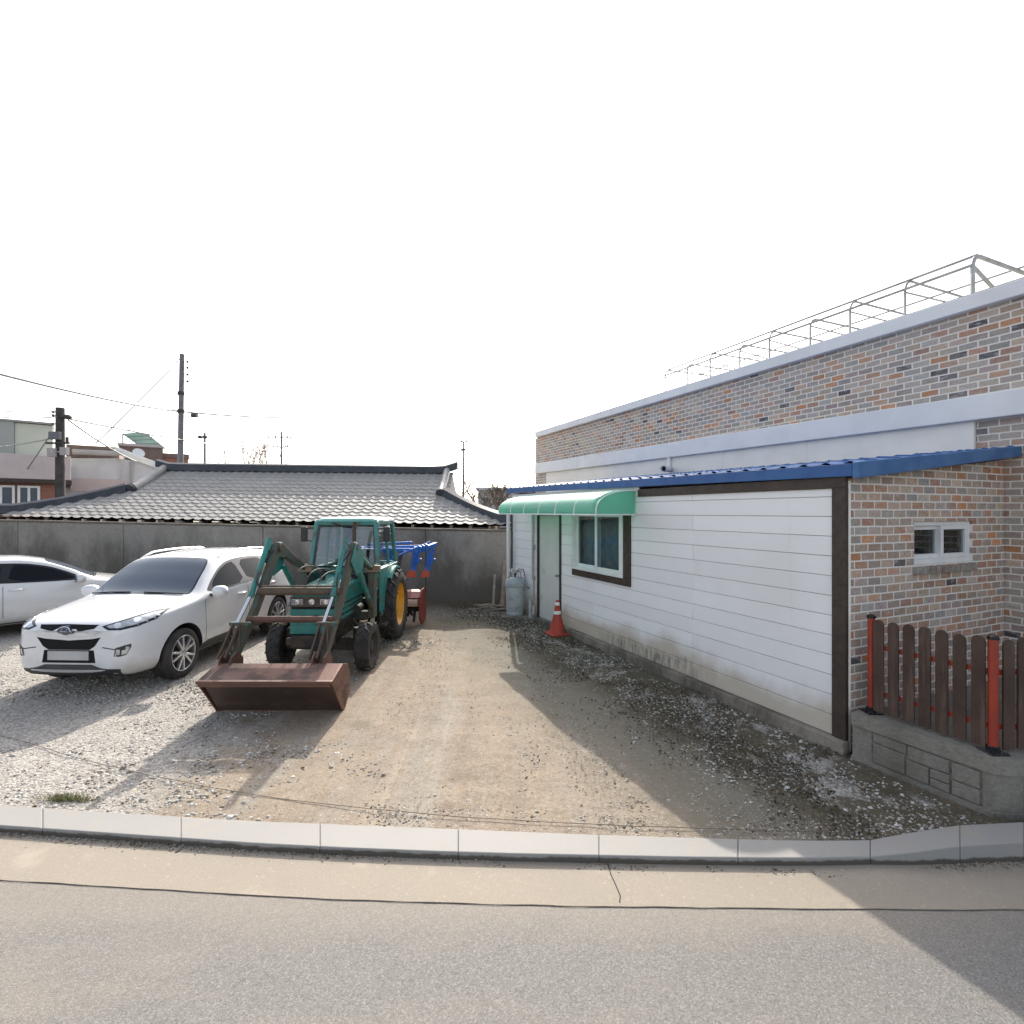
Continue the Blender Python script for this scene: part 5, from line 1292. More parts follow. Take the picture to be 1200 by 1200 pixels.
        for a in range(9):
            t = -1+2*a/8; rr = math.sqrt(max(0, 1-abs(t)**2.6)); row = []
            for b in range(16):
                th = 2*math.pi*b/16; cx = math.copysign(abs(math.cos(th))**.75, math.cos(th)); cz = math.copysign(abs(math.sin(th))**.75, math.sin(th))
                row.append(cen+V(sx*t*.125, cx*.085*max(rr,.02)*(0.9 if cx > 0 else 1.1)-.01*t, cz*.088*max(rr,.02)))
            rowsm.append(row+[row[0]])
        mm.sheet(rowsm); mo = mm.build('mirror', paint, c, smooth=True, ang=60)
        st2 = MB(); st2.bar(l+V(-sx*.03,0,-.02), cen+V(-sx*.02,0,-.05), .07, .035); st2.build('stalk', M['black_plastic'], mo, bevel=.006)
        mg = MB(); mg.lathe([(0,0),(.070,.002),(.074,-.006)], cen+V(0,.082,0), V(0,1,0), 16); g_ = mg.build('mirror_glass', M['car_glass'], mo, smooth=True)
        # lamps
        N = V(sx*.55, -1, .25); hl = [(sx*x, s, z) for x, s, z in spec['head']]
        lo = path3('headlight', hl, N, M['gloss_black'], .003)
        path3('lens', [(sx*x, s, z) for x, s, z in spec['lens']], N, M['lamp'], .007, lo)
        for bx in spec['bulbs']:
            pts = [(sx*(bx[0]+bx[3]*math.cos(a*math.pi/8)), bx[1]+bx[3]*.45*math.cos(a*math.pi/8), bx[2]+bx[3]*math.sin(a*math.pi/8)) for a in range(16)]
            path3('reflector', pts, N, M['lamp_white'], .010, lo, .03)
        path3('tail_light', [(sx*x, s, z) for x, s, z in spec['tail']], V(sx*.7, 1, .1), M['red'], .006)
        for fg in spec.get('fog_well', []): path3('fog_well', [(sx*x, s, z) for x, s, z in fg], V(sx*.35, -1, 0), M['black_plastic'], .003)
        for fg in spec.get('fog', []): path3('fog_lamp', [(sx*x, s, z) for x, s, z in fg], V(sx*.35, -1, 0), M['lamp'], .005)
        if 'rails' in spec:
            rp = []
            for k in range(15):
                t = k/14; s = spec['rails'][0]+(spec['rails'][1]-spec['rails'][0])*t; x = spec['rail_x'](t); l, nn, i, d = bvh.ray_cast(V(sx*x, s-L/2, 3), -Z)
                rp.append(l+V(0,0,-.012+.066*min(1, math.sin(math.pi*t)*2.6)))
            rm = MB(); rm.tube(rp, .017, 10); rm.build('roof_rail', M['alloy'], c, smooth=True)
    # grille, bumper and plate
    for nm, poly, mt, off in spec['front']: front(nm, poly, mt, off)
    front('bumper_rear', spec['rear_low'], M['black_plastic'], .006, rear=True)
    hg = spec['hoodgap']; w = .004
    for sx in (-1, 1):
        pl = [(sx*x-w, s) for x, s in hg]+[(sx*x+w, s) for x, s in hg[::-1]]; top('hood_gap', pl, M['shadow_gap'], .0006)
    # wheels
    wr = spec['wr']; tw = spec['tw']
    proto = None
    for s in spec['axles']:
        for sx in (-1, 1):
            cx = spec['half']-tw/2-.022
            m = MB(); prof = [(wr*.70,-tw*.46),(wr*.80,-tw*.52),(wr*.93,-tw*.50),(wr*.985,-tw*.40),(wr,-tw*.30),(wr,-tw*.12),(wr*.985,-tw*.10),(wr*.985,-tw*.06),(wr,-tw*.04),(wr,tw*.04),(wr*.985,tw*.06),(wr*.985,tw*.10),(wr,tw*.12),(wr,tw*.30),(wr*.985,tw*.40),(wr*.93,tw*.50),(wr*.80,tw*.52),(wr*.70,tw*.46),(wr*.66,tw*.2),(wr*.66,-tw*.2),(wr*.70,-tw*.46)]
            if proto is None:
                m.lathe(prof, (0,0,0), (1,0,0), 56, cap=False); wo = m.build('wheel', M['rubber'], c, smooth=True, ang=50)
                r = MB(); rr = wr*.70
                r.lathe([(rr*1.0,tw*.47),(rr*1.02,tw*.50),(rr*.96,tw*.50),(rr*.93,tw*.36),(rr*.90,-tw*.4)], (0,0,0), (1,0,0), 48, cap=False)
                for k in range(5):
                    for da in (-.20, .20):
                        a0 = 2*math.pi*k/5+.3; a = a0+da*1.25; b = a0+da*.75
                        p0 = V(tw*.40, rr*.17*math.cos(b), rr*.17*math.sin(b)); p1 = V(tw*.46, rr*.97*math.cos(a), rr*.97*math.sin(a)); r.bar(p0, p1, .050, .034, w1=.040, h1=.026)
                r.lathe([(0,tw*.46),(rr*.15,tw*.455),(rr*.25,tw*.42),(rr*.26,tw*.30)], (0,0,0), (1,0,0), 24, cap=False)
                ro = r.build('rim', M['alloy'], wo, smooth=True, bevel=.004)
                k_ = MB(); k_.lathe([(0,tw*.12),(rr*.62,tw*.12),(rr*.64,tw*.02),(rr*.93,0.0),(rr*.93,-tw*.05)], (0,0,0), (1,0,0), 32); k_.build('brake_disc', M['dark'], wo, smooth=True); proto = wo
            else: wo = copy_tree(proto, c)
            wo.location = (sx*cx, s-L/2, wr); wo.rotation_euler = (random.uniform(0, 1.2), 0, 0 if sx > 0 else math.pi)
    if 'extra' in spec: spec['extra'](c, bvh, put, O0)
    return c

def suv_emblem(c, bvh, put, O0):
    Xv, Z, N = V(1,0,0), V(0,0,1), V(0,-1,0); zc = .842
    el = lambda a, b: [(a*math.cos(k*math.pi/16), zc+b*math.sin(k*math.pi/16)) for k in range(32)]
    e = put('emblem', patch_mesh(bvh, V(0,0,0), Xv, Z, N, el(.085, .052), .030, .03, rim=.02), M['emblem'])
    outer = el(.088, .055); inner = el(.082, .0495); m = MB(); rows = []
    def hit(x, z, off):
        l, nn, i, d = bvh.ray_cast(V(x, -5, z), V(0,1,0)); return l+V(0,-off,0)
    ro = [[hit(a[0], a[1], .036), hit(b[0], b[1], .036)] for a, b in zip(outer+outer[:1], inner+inner[:1])]
    m.sheet(ro); o = m.build('ring', M['chrome'], e, smooth=True); s = o.modifiers.new('t', 'SOLIDIFY'); s.thickness = .008; s.offset = 0
    m = MB()
    for a, b, w in (((-.046, -.030), (-.016, .030), .010), ((.016, -.030), (.046, .030), .010), ((-.030, .006), (.030, -.006), .008)):
        m.bar(hit(a[0], zc+a[1], .040), hit(b[0], zc+b[1], .040), w, w*.8)
    m.build('emblem_letter', M['chrome'], e, bevel=.002)

def build_suv():
    L = 4.41
    cv = {
     'z_bot': [(0,.36),(.05,.30),(.2,.25),(.6,.24),(3.6,.25),(4.1,.30),(4.41,.42)],
     'z_low': [(0,.44),(.05,.40),(.2,.36),(.8,.34),(3.6,.35),(4.1,.42),(4.41,.50)],
     'z_mid': [(0,.58),(.2,.64),(.8,.68),(2.2,.70),(3.6,.74),(4.41,.72)],
     'z_belt': [(0,.78),(.04,.84),(.12,.885),(.3,.935),(.7,.985),(1.1,1.03),(1.5,1.06),(2.4,1.10),(3.4,1.15),(4.0,1.17),(4.3,1.05),(4.41,.92)],
     'z_edge': [(0,.83),(.04,.885),(.12,.925),(.3,.975),(.7,1.035),(1.05,1.09),(1.15,1.12),(1.5,1.335),(1.9,1.535),(2.2,1.580),(2.7,1.600),(3.4,1.585),(3.85,1.545),(4.05,1.47),(4.2,1.30),(4.33,1.08),(4.41,.95)],
     'z_top': [(0,.845),(.04,.905),(.12,.945),(.3,.998),(.7,1.07),(1.05,1.125),(1.15,1.155),(1.5,1.375),(1.9,1.585),(2.2,1.640),(2.7,1.662),(3.4,1.640),(3.85,1.590),(4.05,1.51),(4.2,1.33),(4.33,1.11),(4.41,.97)],
     'w_bot': [(0,.50),(.1,.64),(.4,.74),(1,.78),(3.5,.78),(4.41,.62)],
     'w_low': [(0,.58),(.03,.66),(.1,.74),(.25,.80),(.5,.85),(1,.875),(3.4,.875),(4.0,.85),(4.3,.78),(4.41,.68)],
     'w_mid': [(0,.60),(.03,.68),(.1,.765),(.25,.825),(.5,.875),(.9,.902),(2.2,.905),(3.5,.912),(4.0,.885),(4.3,.81),(4.41,.70)],
     'w_belt': [(0,.58),(.03,.65),(.1,.72),(.25,.78),(.5,.84),(.9,.865),(1.3,.868),(2.4,.872),(3.4,.865),(3.9,.83),(4.2,.78),(4.41,.66)],
     'w_top': [(0,.55),(.1,.62),(.3,.66),(.7,.72),(1.05,.765),(1.15,.765),(1.5,.715),(1.9,.645),(2.3,.622),(3.3,.605),(3.85,.575),(4.1,.585),(4.3,.62),(4.41,.60)]}
    head = [(.365,.15,.865),(.44,.16,.815),(.56,.22,.805),(.68,.34,.830),(.785,.50,.895),(.825,.70,1.005),(.745,.56,1.005),(.66,.40,.975),(.54,.28,.925)]
    lens = [(.41,.165,.862),(.455,.175,.836),(.56,.23,.831),(.665,.34,.855),(.758,.50,.915),(.790,.645,.982),(.728,.54,.978),(.645,.39,.948),(.54,.28,.902)]
    k = {'L': L, 'curves': cv, 'half': .905, 'axles': (.88, 3.52), 'wr': .345, 'tw': .225, 'arch': .405, 'r_top': .05,
     'bow': [(0,.13),(.3,.13),(1.0,.14),(1.5,.12),(2.2,.03),(3,0),(3.8,-.06),(4.41,-.10)],
     'ws': [(0,1.045,1.15),(.35,1.06,1.145),(.70,1.15,1.12),(.745,1.20,1.135),(.60,1.94,1.55),(.3,1.885,1.585),(0,1.87,1.59)],
     'rw': [(0,4.34,1.10),(.45,4.32,1.12),(.58,4.25,1.18),(.53,4.02,1.48),(.3,4.00,1.51),(0,4.0,1.52)],
     'wip': (1.10, 1.16),
     'dlo': [(1.42,1.085),(1.62,1.235),(1.90,1.40),(2.15,1.490),(2.5,1.520),(3.1,1.515),(3.55,1.465),(3.86,1.36),(3.90,1.30),(3.75,1.205),(3.2,1.150),(2.3,1.100)],
     'panes': [[(1.58,1.112),(1.66,1.225),(1.92,1.375),(2.17,1.458),(2.36,1.475),(2.44,1.128)], [(2.56,1.133),(2.50,1.478),(3.02,1.482),(3.20,1.458),(3.36,1.19)], [(3.43,1.205),(3.30,1.440),(3.55,1.425),(3.80,1.330),(3.72,1.235)]],
     'seams': [[(1.36,.40),(1.34,.75),(1.36,1.06)], [(2.50,.40),(2.50,.75),(2.49,1.10)], [(3.26,.72),(3.40,.95),(3.42,1.13)]],
     'handles': ((2.30, .955), (3.26, 1.005)), 'chrome_h': 0,
     'sill': [(1.25,.235),(1.25,.36),(1.40,.40),(3.0,.42),(3.12,.40),(3.12,.245)],
     'mirror': (1.52, 1.075), 'head': head, 'lens': lens, 'bulbs': [(.52,.21,.862,.034),(.655,.345,.908,.034)],
     'tail': [(.55,4.35,.98),(.78,4.20,.95),(.80,4.05,1.08),(.62,4.28,1.12)],
     'fog': [[(.565,.14,.545),(.60,.15,.535),(.605,.15,.60),(.57,.14,.61)], [(.615,.16,.535),(.665,.18,.545),(.685,.20,.625),(.655,.18,.635),(.65,.18,.60),(.62,.16,.59)]],
     'fog_well': [[(.545,.13,.52),(.60,.15,.515),(.66,.18,.53),(.70,.20,.62),(.70,.20,.66),(.64,.17,.648),(.56,.14,.625)], [(.40,.12,.625),(.56,.14,.600),(.56,.14,.612),(.40,.12,.637)]], 'rails': (2.0, 3.75), 'rail_x': lambda t: .615-.03*t,
     'front': [('grille', [(-.37,.905),(-.34,.865),(-.22,.845),(0,.838),(.22,.845),(.34,.865),(.37,.905),(0,.915)], M['grille_black'], .004),
               ('grille_bar', [(-.40,.835),(-.33,.785),(0,.765),(.33,.785),(.40,.835),(.30,.845),(.2,.825),(0,.818),(-.2,.825),(-.30,.845)], M['white_paint'], .018),
               ('lower_grille', [(-.405,.755),(-.33,.645),(-.26,.60),(.26,.60),(.33,.645),(.405,.755),(.30,.735),(0,.715),(-.30,.735)], M['grille_black'], .004),
               ('bumper_recess', [(-.34,.44),(.34,.44),(.315,.595),(-.315,.595)], M['grille_black'], .004), ('number_plate', [(-.26,.475),(.26,.475),(.26,.585),(-.26,.585)], M['plate'], .016),
               ('lower_lip', [(-.62,.355),(-.60,.27),(.60,.27),(.62,.355),(.40,.385),(.30,.42),(-.30,.42),(-.40,.385)], M['black_plastic'], .008)],
     'rear_low': [(-.6,.36),(.6,.36),(.6,.5),(-.6,.5)],
     'hoodgap': [(.70,1.08),(.69,.8),(.655,.5),(.60,.34)], 'extra': suv_emblem}
    return car(k, 'parked_suv', 'white sport utility car parked nose towards the street beside the tractor', V(-5.385, 6.27+2.2, 0.0), R(-2.2), M['white_paint'])

def build_sedan():
    L = 4.82
    cv = {
     'z_bot': [(0,.30),(.2,.22),(.6,.20),(4.2,.20),(4.82,.34)], 'z_low': [(0,.38),(.2,.32),(.8,.29),(4.2,.30),(4.82,.42)],
     'z_mid': [(0,.50),(.3,.58),(1,.62),(3.6,.66),(4.82,.68)],
     'z_belt': [(0,.58),(.06,.66),(.2,.72),(.6,.80),(1.2,.90),(1.7,.935),(2.6,.965),(3.6,1.0),(4.3,.99),(4.7,.95),(4.82,.82)],
     'z_edge': [(0,.62),(.06,.69),(.2,.76),(.6,.84),(1.2,.945),(1.35,.985),(1.8,1.20),(2.2,1.34),(2.6,1.395),(3.0,1.40),(3.4,1.36),(3.9,1.21),(4.3,1.06),(4.7,1.00),(4.82,.86)],
     'z_top': [(0,.63),(.06,.70),(.2,.78),(.6,.87),(1.2,.98),(1.35,1.02),(1.8,1.24),(2.2,1.39),(2.6,1.455),(3.0,1.465),(3.4,1.425),(3.9,1.26),(4.3,1.09),(4.7,1.02),(4.82,.87)],
     'w_bot': [(0,.5),(.4,.72),(1,.78),(3.8,.78),(4.82,.6)], 'w_low': [(0,.58),(.1,.72),(.4,.84),(1,.885),(3.9,.885),(4.5,.82),(4.82,.66)],
     'w_mid': [(0,.60),(.1,.75),(.4,.87),(1,.915),(3.9,.915),(4.5,.85),(4.82,.68)], 'w_belt': [(0,.58),(.1,.70),(.4,.82),(1,.865),(2.5,.875),(3.9,.85),(4.5,.78),(4.82,.64)],
     'w_top': [(0,.54),(.3,.66),(1.2,.76),(1.35,.76),(1.8,.685),(2.2,.625),(2.8,.60),(3.4,.58),(3.9,.60),(4.3,.66),(4.7,.64),(4.82,.58)]}
    k = {'L': L, 'curves': cv, 'half': .915, 'axles': (.96, 3.75), 'wr': .335, 'tw': .22, 'arch': .385, 'r_top': .05,
     'bow': [(0,.14),(.4,.14),(1.3,.14),(2.2,.04),(3,0),(3.8,-.08),(4.82,-.12)],
     'ws': [(0,1.30,1.02),(.40,1.32,1.01),(.72,1.44,.98),(.60,2.16,1.33),(.3,2.12,1.37),(0,2.10,1.38)],
     'rw': [(0,4.25,1.08),(.5,4.22,1.09),(.58,4.12,1.12),(.50,3.50,1.36),(.3,3.46,1.39),(0,3.45,1.40)], 'wip': (1.36, 1.0),
     'dlo': [(1.56,.955),(1.80,1.105),(2.10,1.245),(2.45,1.325),(2.9,1.345),(3.4,1.285),(3.80,1.155),(3.96,1.06),(3.85,1.03),(3.0,.998),(2.3,.968)],
     'panes': [[(1.72,.985),(1.84,1.085),(2.12,1.215),(2.46,1.29),(2.62,1.305),(2.70,1.005)], [(2.82,1.012),(2.76,1.308),(2.95,1.312),(3.38,1.252),(3.52,1.19),(3.55,1.035)], [(3.61,1.05),(3.60,1.175),(3.78,1.115),(3.86,1.065)]],
     'seams': [[(1.50,.36),(1.46,.6),(1.50,.92)], [(2.76,.36),(2.76,.7),(2.76,.98)], [(3.46,.60),(3.62,.85),(3.66,1.0)]],
     'handles': ((2.58, .86), (3.52, .90)), 'chrome_h': 1,
     'sill': [(1.38,.205),(1.38,.26),(3.3,.26),(3.3,.205)], 'mirror': (1.70, .965),
     'head': [(.45,.12,.64),(.62,.25,.62),(.80,.55,.70),(.78,.75,.80),(.62,.40,.75)], 'lens': [(.48,.14,.645),(.62,.26,.635),(.79,.55,.71),(.77,.71,.785),(.62,.40,.735)], 'bulbs': [(.62,.28,.68,.03)],
     'tail': [(.5,4.72,.84),(.76,4.55,.82),(.82,4.35,.90),(.58,4.68,.92)],
     'front': [('grille', [(-.34,.62),(-.28,.50),(.28,.50),(.34,.62)], M['gloss_black'], .004), ('number_plate', [(-.26,.40),(.26,.40),(.26,.48),(-.26,.48)], M['plate'], .014)],
     'rear_low': [(-.6,.30),(.6,.30),(.6,.4),(-.6,.4)], 'hoodgap': [(.70,1.25),(.69,.9),(.62,.45)]}
    # the car's nose points right and away from the camera
    return car(k, 'parked_sedan', 'pearl white sedan parked at the left edge with its nose behind the other car', V(-9.72, 10.20, 0), R(138), M['pearl_paint'])
build_suv(); build_sedan()

# ------------------------------------------------------------------ tractor with front loader
def build_tractor():
    OX, OY = -2.77, 8.4
    t = thing('tractor', 'teal tractor with cab and a rusty front loader bucket on the ground', 'tractor', V(OX, OY, 0))
    def T(x, y, z): return V(x, y-OY, z)
    def wheel(x, y, r, w, rimr, rimm, lugs, rim_off, sx):
        m = MB(); prof = [(rimr,-w*.46),(rimr+.03,-w*.5),(r*.90,-w*.5),(r*.955,-w*.42),(r*.965,-w*.2),(r*.965,w*.2),(r*.955,w*.42),(r*.90,w*.5),(rimr+.03,w*.5),(rimr,w*.46),(rimr*.96,0),(rimr,-w*.46)]
        c = T(x, y, r); m.lathe(prof, c, V(1,0,0), 48, cap=False)
        for k in range(lugs):
            for s in (-1, 1):
                a0 = 2*math.pi*(k+(.25 if s > 0 else -.25))/lugs; pts = []
                for q in range(3):
                    u = q/2; a = a0+u*.26*(18/lugs)**.5; rr = r*.985 if q < 2 else r*.945; pts.append(c+V(s*w*(.04+.45*u), rr*math.cos(a), rr*math.sin(a)))
                for p, q_ in zip(pts[:-1], pts[1:]): m.bar(p, q_, r*.055, r*.055)
        o = m.build('wheel', M['muddy_rubber'], t, smooth=True, ang=40)
        g = MB(); s = sx
        g.lathe([(rimr*1.03, s*w*.48),(rimr*1.0, s*w*.42),(rimr*.93, s*w*.30),(rimr*.86, s*rim_off),(rimr*.45, s*(rim_off+.01)),(rimr*.38, s*(rim_off+.05)),(rimr*.18, s*(rim_off+.06)),(0, s*(rim_off+.06))], c, V(1,0,0), 32, cap=False)
        g.lathe([(rimr*1.03, -s*w*.48),(rimr*.93, -s*w*.3),(rimr*.86, s*rim_off)], c, V(1,0,0), 32, cap=False)
        ro = g.build('rim', rimm, o, smooth=True, ang=40)
        n = MB()
        for k in range(8):
            a = 2*math.pi*k/8; n.lathe([(.016,0),(.016,s*.02)], c+V(s*(rim_off+.008), rimr*.6*math.cos(a), rimr*.6*math.sin(a)), V(1,0,0), 6)
        n.build('wheel_nut', M['dark'], o)
        return o
    for sx in (-1, 1):
        wheel(sx*.585, 9.38, .625, .32, .385, M['yellow'], 18, .03, sx)
        fw = wheel(sx*.65, 7.62 if sx < 0 else 7.50, .345, .205, .20, M['dark'], 16, .02, sx)
    # chassis, engine, front axle
    m = MB(); m.box(-.17, .17, T(0,7.25,0).y, T(0,9.5,0).y, .38, .72); m.box(-.26, .26, T(0,7.35,0).y, T(0,8.5,0).y, .60, .98); m.lathe([(.15,-.2),(.15,.2)], T(0,9.38,.62), V(1,0,0), 16)
    m.build('chassis', M['dark'], t, bevel=.015)
    m = MB(); m.bar(T(-.6,7.58,.36), T(.6,7.52,.36), .13, .15); m.lathe([(.13,-.12),(.16,0),(.13,.12)], T(0,7.55,.36), V(0,1,0), 14)
    for sx in (-1, 1): m.tube([T(sx*.50,7.56,.30), T(sx*.50,7.56,.60)], .075, 10)
    m.build('front_axle', M['dark'], t, smooth=True, bevel=.01)
    m = MB(); m.bar(T(0,9.38,.62)+V(-.55,0,0), T(0,9.38,.62)+V(.55,0,0), .2, .2); m.build('rear_axle', M['dark'], t, bevel=.02)
    # hood
    def sect(y, w, z0, z1, r=.07):
        pts = [(-w, z0)]
        for k in range(6):
            a = math.pi/2*k/5; pts.append((-w+r*(1-math.cos(a)), z1-r*1.0*(1-math.sin(a))))
        pts.append((0, z1+.022))
        for k in range(6):
            a = math.pi/2*(1-k/5); pts.append((w-r*(1-math.cos(a)), z1-r*(1-math.sin(a))))
        pts.append((w, z0)); return [T(x, y, z) for x, z in pts]
    m = MB(); m.sheet([sect(7.13, .30, .98, 1.165), sect(7.17, .318, .98, 1.20), sect(7.6, .325, .98, 1.225), sect(8.1, .335, .98, 1.255), sect(8.45, .35, .98, 1.285)])
    n = 15; ho = None
    m.f.append(tuple(range(n))[::-1]); m.mi.append(0); ho = m.build('hood', M['teal'], t, smooth=True, ang=45)
    for z in (.78, .86, .93):
        for sx in (-1, 1):
            q = MB(); q.box(sx*.315-.012, sx*.315+.012, T(0,7.35,0).y, T(0,8.35,0).y, z-.026, z+.026); q.build('side_louver', M['teal'], ho, bevel=.006)
    for sx in (-1, 1):
        q = MB(); q.box(sx*.30-.008, sx*.30+.008, T(0,7.2,0).y, T(0,8.4,0).y, .70, .98); q.build('side_screen', M['dark'], ho)
    # grille: dark nose with lamps and teal bars
    g = MB(); g.box(-.30, .30, T(0,7.11,0).y, T(0,7.22,0).y, .60, 1.10); go = g.build('grille', M['shadow_gap'], t, bevel=.01)
    q = MB(); q.box(-.305, .305, T(0,7.085,0).y, T(0,7.108,0).y, .985, 1.125); q.build('lamp_panel', mat('black lamp panel', (.05,.045,.04), (.10,.075,.055), 12, rough=.6), go, bevel=.006)
    for z, hh in ((.91, .042), (.83, .018), (.765, .030), (.70, .034), (.64, .030)):
        q = MB(); q.box(-.30, .30, T(0,7.078,0).y, T(0,7.112,0).y, z-hh, z+hh); q.build('grille_bar', M['teal'] if z != .83 else M['tan'], go, bevel=.006)
    for sx in (-1, 1):
        q = MB(); q.box(sx*.20-.085, sx*.20+.085, T(0,7.070,0).y, T(0,7.088,0).y, 1.015, 1.095); hl = q.build('headlight', M['lamp'], t, bevel=.012)
        q = MB(); q.lathe([(.034,0),(.03,.006),(0,.008)], T(sx*.20,7.070,1.055), V(0,-1,0), 14); q.build('bulb', M['lamp_white'], hl, smooth=True)
    q = MB(); q.lathe([(.042,0),(.040,.012),(0,.016)], T(0,7.084,1.055), V(0,-1,0), 18); q.build('badge', M['lamp_white'], t, smooth=True)
    q = MB(); q.box(-.26, .26, T(0,7.0,0).y, T(0,7.2,0).y, .44, .60); q.bar(T(-.33,7.05,.52), T(.33,7.05,.52), .08, .10); q.build('front_weight', M['dark'], t, bevel=.012)
    # cab
    b0, b1 = .585, .525   # half width bottom, top
    zb, zt = 1.38, 2.14; yb, yt, yr = 8.45, 8.58, 9.72
    cb = MB(); P = lambda sx, k, y, z: T(sx*k, y, z)
    for sx in (-1, 1):
        cb.bar(P(sx, b0-.035, yb, 1.30), P(sx, b1-.03, yt, zt), .075, .07)
        cb.bar(P(sx, b0-.03, yr, 1.30), P(sx, b1-.03, yr-.05, zt), .07, .07)
        cb.bar(P(sx, b0-.025, 9.17, 1.30), P(sx, b1-.025, 9.17, zt), .05, .05)
        cb.bar(P(sx, b1-.03, yt, zt-.02), P(sx, b1-.03, yr, zt-.02), .06, .09)
        cb.bar(P(sx, b0-.03, yb, 1.33), P(sx, b0-.03, yr, 1.33), .06, .10)
    cb.bar(P(-1, b1-.06, yt, zt-.03), P(1, b1-.06, yt, zt-.03), .075, .085); cb.bar(P(-1, b1, yr, zt-.02), P(1, b1, yr, zt-.02), .06, .09)
    cb.bar(P(-1, b0-.07, yb, 1.345), P(1, b0-.07, yb, 1.345), .05, .12); cb.bar(P(-1, b0-.06, yr, 1.33), P(1, b0-.06, yr, 1.33), .06, .10)
    co = cb.build('cab_frame', M['teal'], t, bevel=.014)
    r = MB(); rows = []
    for (s, dz, y0, y1, w) in ((0, .0, yt-.05, yr+.04, .55), (1, .035, yt-.03, yr+.02, .54), (2, .065, yt+.06, yr-.08, .46), (3, .075, yt+.3, yr-.3, .25)):
        ring = []
        for k in range(24):
            a = 2*math.pi*k/24; ex = .32; cx = math.copysign(abs(math.cos(a))**ex, math.cos(a)); cy = math.copysign(abs(math.sin(a))**ex, math.sin(a)); ring.append(T(w*cx, (y0+y1)/2+(y1-y0)/2*cy, zt+dz))
        rows.append(ring+[ring[0]])
    r.sheet(rows); r.f.append(tuple(3*25+i for i in range(24))); r.mi.append(0); r.f.append(tuple(range(24))[::-1]); r.mi.append(0); r.build('roof', M['teal_faded'], t, smooth=True, ang=50)
    g = MB(); g.prism([P(-1,b0-.075,yb+.005,1.40), P(1,b0-.075,yb+.005,1.40), P(1,b1-.07,yt+.005,zt-.07), P(-1,b1-.07,yt+.005,zt-.07)], (0,.006,0)); g.build('windscreen', M['cab_glass'], t)
    rub = MB()
    qv = [P(-1,b0-.072,yb-.002,1.402), P(1,b0-.072,yb-.002,1.402), P(1,b1-.066,yt-.012,zt-.068), P(-1,b1-.066,yt-.012,zt-.068)]
    for a, b in zip(qv, qv[1:]+qv[:1]): rub.bar(a+V(0,-.018,0), b+V(0,-.018,0), .022, .022)
    rub.build('window_seal', M['gloss_black'], co)
    for sx in (-1, 1):
        g = MB(); g.prism([P(sx,b0-.03,yb+.05,1.39), P(sx,b0-.03,9.14,1.39), P(sx,b1-.03,9.14,zt-.07), P(sx,b1-.03,yt+.05,zt-.07)], (sx*.005,0,0)); g.build('side_window', M['cab_glass'], t)
        g = MB(); g.prism([P(sx,b0-.03,9.20,1.39), P(sx,b0-.03,yr-.04,1.39), P(sx,b1-.03,yr-.08,zt-.07), P(sx,b1-.03,9.20,zt-.07)], (sx*.005,0,0)); g.build('side_window', M['cab_glass'], t)
        # lower door panel in front of the wheel and the fender
        d = MB(); pts = [(yb-.02,1.36),(9.72,1.36),(9.60,1.28),(9.2,1.24),(8.93,1.10),(8.78,.88),(8.72,.62),(8.50,.56),(yb,.62)]
        d.prism([P(sx,.60,y,z) for y, z in pts], (-sx*.03,0,0)); d.build('door_panel', M['teal'], t, bevel=.008)
        f = MB(); rows = []
        for k in range(15):
            a = R(50+k*8.2); rr = .69; y = 9.38-rr*math.cos(a)*.99; z = .625+rr*math.sin(a)
            rows.append([P(sx, x, y, z+dz) for x, dz in ((.40,0),(.55,.010),(.655,.006),(.675,-.035))])
        f.sheet(rows); fo = f.build('fender', M['teal_faded'], t, smooth=True); fo.modifiers.new('t', 'SOLIDIFY').thickness = .012
        mm = MB(); cm = P(sx, .66, 8.62, 1.93) if sx > 0 else P(sx, .70, 8.55, 1.93)
        mm.box(cm.x-.055, cm.x+.055, cm.y-.025, cm.y+.03, cm.z-.125, cm.z+.125); mo = mm.build('mirror', M['black_plastic'], t, bevel=.02)
        am = MB(); am.tube([P(sx,b1-.02,yt,2.02), cm+V(0,0,.09)], .012, 6); am.tube([P(sx,b1,yt-.02,1.80), cm+V(0,0,-.09)], .010, 6); am.build('arm', M['dark'], mo, smooth=True)
    g = MB(); g.prism([P(-1,b0-.08,yr-.02,1.40), P(1,b0-.08,yr-.02,1.40), P(1,b1-.07,yr-.06,zt-.07), P(-1,b1-.07,yr-.06,zt-.07)], (0,.005,0)); g.build('rear_window', M['cab_glass'], t)
    # inside the cab
    m = MB(); m.box(-.53, .53, T(0,8.5,0).y, T(0,9.7,0).y, .80, .86); m.build('floor', M['dark'], t)
    m = MB(); m.box(-.26, .26, T(0,9.15,0).y, T(0,9.55,0).y, .98, 1.10); m.box(-.25, .25, T(0,9.5,0).y, T(0,9.62,0).y, 1.10, 1.62); m.build('seat', M['black_plastic'], t, bevel=.04, seg=3)
    m = MB(); m.box(-.36, .36, T(0,8.47,0).y, T(0,8.62,0).y, .9, 1.38); m.build('dashboard', M['black_plastic'], t, bevel=.02)
    m = MB(); cc = T(0,8.80,1.52); ax = V(0,.55,.83)
    d, s_, u_ = frame_axes(ax); m.tube([cc+(s_*math.cos(k*math.pi/12)+u_*math.sin(k*math.pi/12))*.18 for k in range(25)], .014, 8); m.tube([cc, T(0,8.62,1.30)], .02, 8)
    m.bar(cc-s_*.17, cc+s_*.17, .03, .012); m.build('steering_wheel', M['gloss_black'], t, smooth=True)
